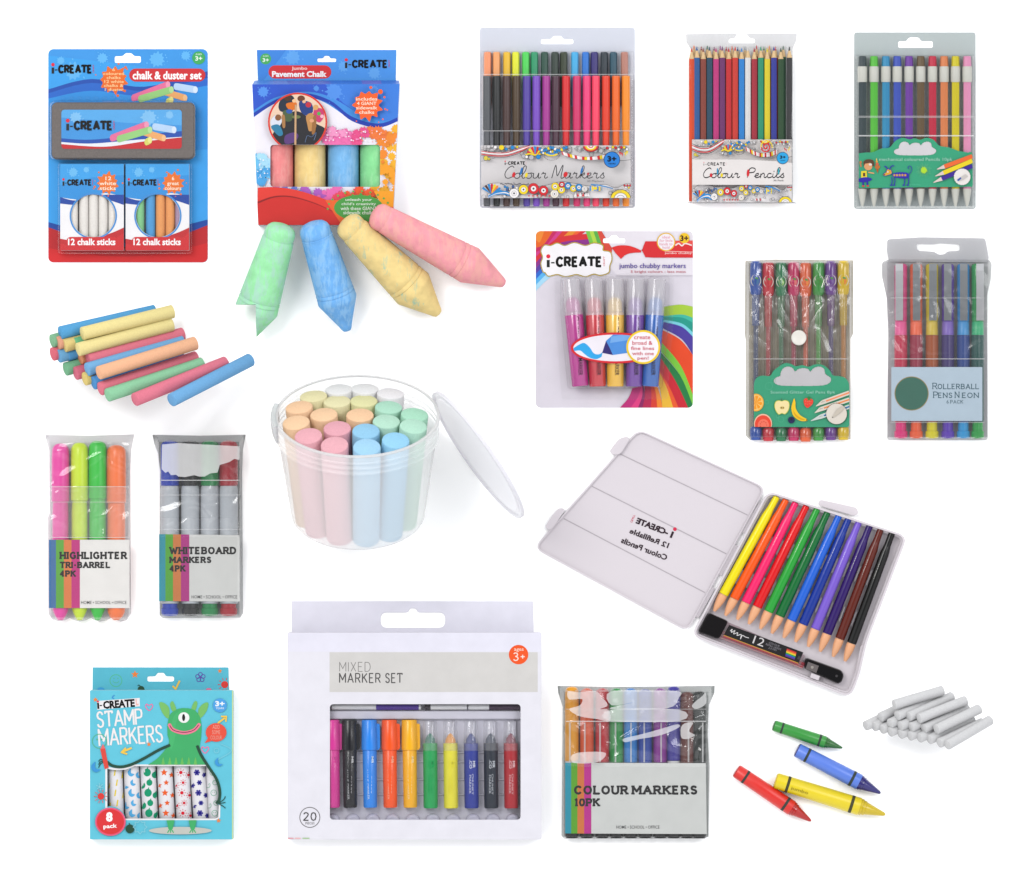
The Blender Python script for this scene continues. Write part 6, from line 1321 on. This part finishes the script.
    for i, (x0, x1, nm, pat) in enumerate([(160, 166, 'yellow dashes', 'dash'), (236, 243, 'blue moons', 'moon'), (310, 320, 'green apples', 'apple'), (386, 397, 'orange stars', 'star'), (462, 474, 'red suns', 'sun'), (534, 552, 'navy flowers', 'flower'), (606, 618, 'green smiling faces', 'face')]):
        w = M('#f0eef2', 'plastic', rough=.3); r = 36
        def deco(b, x0=x0, x1=x1, pat=pat):
            zt = 9; items = []
            cy = 530
            while cy < 735:
                for dx, s in (((-4, 1.0), (30, .8)) if (cy//46) % 2 else ((4, .8), (-30, .9))): items.append((dx, cy+(12 if abs(dx) > 20 else 0), s))
                cy += 46
            for dx, cy, s in items:
                cx_ = x0+(x1-x0)*(cy-500)/240+dx; P_ = []
                if pat == 'dash': P_ = [([(cx_-1, cy+15), (cx_+5, cy+14), (cx_+9, cy-14), (cx_+4, cy-14)], '#f0d41c')]
                elif pat == 'moon': P_ = [(cr([(cx_, cy-18*s), (cx_-14*s, cy-3), (cx_-9*s, cy+13*s), (cx_+4, cy+18*s), (cx_+17*s, cy+8*s), (cx_+5*s, cy+7*s), (cx_, cy-4*s)], True), '#5ab0e4')]
                elif pat == 'apple': P_ = [(ell(cx_, cy, 17*s, 18*s, n=16), '#1e9a70'), (stroke([(cx_, cy-16*s), (cx_+4, cy-24*s)], 4)[0], '#1e9a70')]
                elif pat == 'star': P_ = [(star(cx_, cy, 17*s), '#f0642c')]
                elif pat == 'sun': P_ = [(ell(cx_, cy, 8*s, n=12), '#dc2438')]+[(stroke([(cx_+12*s*math.cos(R(a)), cy+12*s*math.sin(R(a))), (cx_+19*s*math.cos(R(a)), cy+19*s*math.sin(R(a)))], 2.6)[0], '#dc2438') for a in range(0, 360, 45)]
                elif pat == 'flower': P_ = [(ell(cx_+10*s*math.cos(R(a)), cy+10*s*math.sin(R(a)), 5*s, n=8), '#4a449c') for a in range(0, 360, 60)]+[(ell(cx_, cy, 7*s, n=10), '#201c7c')]
                else:
                    P_ = [(p, '#74b898') for p in stroke(ell(cx_, cy, 13*s, n=14), 2.6, True)[::2]]+[(ell(cx_-4, cy-3, 2, n=6), '#74b898'), (ell(cx_+4, cy-3, 2, n=6), '#74b898')]
                ax = x0+(x1-x0)*(cy-500)/240
                for k, (p, c) in enumerate(P_):
                    p = [q for q in p]
                    p = [(max(ax-r*.97, min(ax+r*.97, q[0])), q[1]) for q in p]
                    if max(q[0] for q in p)-min(q[0] for q in p) < 1.5: continue
                    pc = [f.p(q) for q in p]; mx = sum(q[0] for q in pc)/len(pc); my = sum(q[1] for q in pc)/len(pc); axp = f.p((ax, 0))[0]
                    fan(b, pc, lambda q: 9+r/f.k*math.sqrt(max(0, 1-((q[0]-axp)*f.k/r)**2))+.16+(.06 if k == len(P_)-1 else 0), (mx, my), M(c, 'ink'))
        pen(f, 'stamp_marker', f'white stamp marker printed with {nm}, {ORD[i]} in the box window', 'marker', 'stamp markers in the monster box', (x0-4, 440), (x1+3, 800), [('barrel', [(0, r-3), (3, r), (356, r), (360, r-3)], w, 32, deco)], 9)
stamp()

# ================================================================ mixed marker set
FV = F(280, 590, 3.4)
def mixed():
    f = FV; z = 23.5
    root = thing('marker_box', 'white window box of mixed markers with grey band and large carry-handle slot', 'marker box', (*f.p((458, 480)), 0))
    g = G(f, .7, 1.2, [(40, 38), (860, 38), (862, 146), (40, 146)], [rpoly([(342, 76), (436, 76), (442, 62), (462, 62), (468, 76), (562, 76), (562, 128), (342, 128)], 22)], '#e9e7f4', edge='#cfcdd8')
    g.done('handle_tab', root)
    out = rpoly([(27, 143), (888, 143), (889, 845), (27, 845)], 7); win = rr(171, 386, 818, 778, 12)
    g = G(f, z-.6, z, out, [win], '#e8e6ee', edge='#d4d2dc')
    g.put([(27, 143), (888, 143), (888, 208), (27, 208)], '#e9e7f4')
    g.put([(170, 210), (876, 210), (876, 345), (170, 345)], '#d5d2cf'); 
    g.let('MIXED', 204, 244, 308, 275, 2.6, '#8c8a88', gap=.34); g.let('MARKER', 204, 282, 342, 313, 4.0, '#5c5a5a', gap=.34); g.let('SET', 360, 282, 416, 313, 4.0, '#5c5a5a', gap=.34)
    g.put(ell(811, 218, 33, n=36), '#f4581c'); g.text('ages', 796, 197, 828, 209, '#fbe0d0', .005); g.let('3+', 794, 212, 832, 238, 3.4, '#fbe6da', gap=.3)
    g.line(ell(103, 770, 34, n=36), 2.4, '#6a6868', smooth=False, closed=True); g.let('20', 82, 754, 124, 780, 3.8, '#4c4a4a', gap=.3); g.text('PIECES', 88, 786, 119, 794, '#8a8888', .005)
    for x0, x1, c in ((27, 48, '#e8a0a8'), (52, 72, '#f0b8b8'), (78, 102, '#a8c894')): g.put([(x0, 839), (x1, 839), (x1, 843), (x0, 843)], c)
    g.done('front_panel', root)
    b = B(); q = [f.p(t) for t in out]; n = len(q); sd = M('#dedce4', 'paper'); sheet(b, q, [], .1, .6, M('#c4c2cc', 'paper'))
    b.add([(x, y, .6) for x, y in q]+[(x, y, z-.6) for x, y in q], [[i, (i+1) % n, n+(i+1) % n, n+i] for i in range(n)], sd); b.build('carton_side', root)
    b = B(); pm = M('#d8d6e4', 'plastic', rough=.35); cp = lambda p: [f.p(t) for t in p]     # vacuum-formed tray
    sheet(b, cp(rr(60, 350, 860, 820, 4)), [], .7, 9, pm)
    dome(b, cp(rr(150, 408, 850, 440, 5)), 9, 14, 1.2, pm, 3, False)
    for y in (548, 580, 640, 690): dome(b, cp(rr(150, y, 850, y+7, 2)), 9, 10.5, .6, pm, 2, False)
    for i in range(11):
        x = 200+i*70-35+5; dome(b, cp(rr(x-4, 445, x+4, 740, 2)), 9, 11.5, .7, pm, 2, False)
    for i in range(10): dome(b, cp(ell(180+i*68, 784, 26, 26, n=20)), 9, 15, 3, M('#cecce0', 'plastic', rough=.25), 4, False)
    b.build('plastic_tray', root)
    b = B(); sheet(b, cp(rr(160, 376, 830, 788, 4)), [], z-1.2, z-1.0, clear('#ffffff', .01, 1.3, .05)); b.build('window_film', root)
    def side(b, x, r, t1, c, z, y0=560, y1=650):
        for k, (t, dx, a, bb, bold) in enumerate((('MR\n.CO', 3, y0, y0+30, .03), ('CHUNKY\nMARKER' if t1 else 'CHUNKY\nSTAMP MARKER', 0, y0+48, y0+(118 if t1 else 150), .0))):
            w = bb-a; h = 20 if k == 0 else 15; cy = (a+bb)/2
            v, ff = fit(t, x-w/2+dx, cy-h/2, x+w/2+dx, cy+h/2, bold, 90); b.add([(*f.p(q_), z+r/f.k+.12) for q_ in v], ff, M(c, 'ink'))
    gr = 'markers in the window of the white box'
    for i, (x, c, nm, tc) in enumerate([(178, '#d83a98', 'magenta', '#d83a98'), (236, '#1c1c22', 'black', '#c8c8cc'), (304, '#2c8cf0', 'blue', '#d0e4f8'), (372, '#ff5a1c', 'orange', '#ffb090'), (440, '#fcb81c', 'yellow', '#fde0a0')]):
        m = M(c, 'plastic', rough=.25)
        r = pen(f, 'stamp_marker', f'{nm} capped marker with pocket clip in the white box, {ORD[i]}', 'marker', gr, (x, 440), (x+4, 740),
            [('cap', [(0, 24), (3, 26), (96, 28), (102, 27)], m, 28), ('barrel', [(100, 22), (104, 24.5), (294, 23.5), (298, 21)], m, 28, (lambda b, x=x, tc=tc: side(b, x+2, 23, False, tc, 15)))], 15)
        b = B(); P_ = [(x+24, 452), (x+36, 454), (x+37, 535), (x+30, 543), (x+24, 540)]; sheet(b, [f.p(t) for t in rpoly(P_, 4)], [], 13.6, 17.2, m); b.build('pocket_clip', r)
    for i, (x, c, nm, tc, wc) in enumerate([(510, '#18a858', 'green', '#18a858', '#1c7c64'), (579, '#eee43c', 'yellow', '#eee43c', '#f8a838'), (649, '#2c3c9c', 'navy blue', '#d0d4e8', '#34448c'), (716, '#222a38', 'black', '#c0c4cc', '#303c54'), (784, '#b4202c', 'red', '#e8b8bc', '#8c2040')]):
        m = M(c, 'plastic', rough=.3)
        pen(f, 'chunky_marker', f'{nm} chunky marker with clear cap in the white box, {ORD[i]}', 'marker', gr, (x, 444), (x+3, 740),
            [('barrel', [(74, 20), (76, 24.5), (292, 24.5), (296, 22)], m, 28, (lambda b, x=x, tc=tc: side(b, x+2, 24.5, True, tc, 15, 575, 640))), ('wax_tip', [(42, 2), (46, 7), (60, 16), (76, 19)], M(wc, 'wax'), 20),
             ('cap', [(0, 22.5), (2, 23.5), (96, 26), (100, 26)], clear('#ffffff', .16, 1.42, .06, '#e8e8f0'), 28)], 15)
    for i, (x0, x1, cap0, cap1, nm, bc) in enumerate([(176, 480, 328, 472, 'white pen with purple cap across the top left of the box window', '#4c2c94'), (492, 700, 492, 512, 'white pen with dark end across the top middle of the box window', '#38303c'), (640, 830, 712, 830, 'white pen with plum cap across the top right of the box window', '#3c2440')]):
        y = 395 if i < 2 else 395
        if i == 1: x1 = 636
        segs = [('barrel', [(0, 9), (2, 11), (x1-x0-2, 11), (x1-x0, 9)], M('#e8e8ec', 'plastic'), 18), ('cap', [(cap0-x0-1, 11), (cap0-x0, 12.4), (cap1-x0, 12.4), (cap1-x0+1, 9)], M(bc, 'plastic', rough=.25), 18)]
        pen(f, 'fine_marker', nm, 'marker', 'pens across the top of the white box', (x0, y), (x1, y), segs, 13)
mixed()

# ================================================================ surface, light and camera
def setting():
    g = bpy.data.meshes.new('white_surface')
    q = 6.0; g.from_pydata([(-q, -q, 0), (q, -q, 0), (q, q, 0), (-q, q, 0)], [], [(0, 1, 2, 3)])
    m, nt, out = newmat('white_paper_surface'); p = nt.nodes.new('ShaderNodeBsdfPrincipled')
    p.inputs['Roughness'].default_value = .9; p.inputs['Specular IOR Level'].default_value = .1
    nz = nt.nodes.new('ShaderNodeTexNoise'); nz.inputs['Scale'].default_value = 40
    cr_ = nt.nodes.new('ShaderNodeMapRange'); cr_.inputs[3].default_value = .94; cr_.inputs[4].default_value = .96
    nt.links.new(nz.outputs[0], cr_.inputs[0]); nt.links.new(cr_.outputs[0], p.inputs['Base Color'])
    nt.links.new(p.outputs[0], out.inputs[0]); g.materials.append(m)
    o = bpy.data.objects.new('tabletop_surface', g); COL.objects.link(o); o['kind'] = 'structure'
    w = bpy.data.worlds.new('World'); SC.world = w; w.use_nodes = True
    # an even white surround; darker patch overhead added to cut reflections in flat plastic
    nt = w.node_tree; bg = nt.nodes['Background']; bg.inputs[0].default_value = (.97, .98, 1, 1)
    tc = nt.nodes.new('ShaderNodeTexCoord'); sx = nt.nodes.new('ShaderNodeSeparateXYZ'); mr = nt.nodes.new('ShaderNodeMapRange')
    mr.interpolation_type = 'SMOOTHSTEP'; mr.inputs[1].default_value = .90; mr.inputs[2].default_value = .985; mr.inputs[3].default_value = 1.34; mr.inputs[4].default_value = .25
    nt.links.new(tc.outputs['Generated'], sx.inputs[0]); nt.links.new(sx.outputs[2], mr.inputs[0]); nt.links.new(mr.outputs[0], bg.inputs[1])
    def lamp(name, loc, to, sx, sy, e, c=(1, 1, 1)):
        l = bpy.data.lights.new(name, 'AREA'); l.shape = 'RECTANGLE'; l.size = sx; l.size_y = sy; l.energy = e; l.color = c
        o = bpy.data.objects.new(name, l); COL.objects.link(o); o.location = loc
        o.rotation_euler = (Vector(to)-Vector(loc)).to_track_quat('-Z', 'Y').to_euler()
    lamp('key_softbox', (-1.5, 1.3, 3.0), (0, 0, 0), 1.3, 1.3, 66, (1, .99, .97))
    lamp('fill_softbox', (1.9, .6, 2.8), (0, 0, 0), .9, 1.6, 32, (.97, .98, 1))
    cd = bpy.data.cameras.new('camera'); cam = bpy.data.objects.new('camera', cd); COL.objects.link(cam)
    cam.location = (0, 0, 10.0); cd.sensor_width = 36; cd.lens = 36*10.0/1.024; cd.clip_start = .1; cd.clip_end = 100
    SC.camera = cam
    SC.view_settings.view_transform = 'Standard'; SC.view_settings.look = 'None'; SC.view_settings.exposure = 0; SC.view_settings.gamma = 1
    SC.cycles.transparent_max_bounces = 48; SC.cycles.max_bounces = 8; SC.cycles.diffuse_bounces = 3
setting()
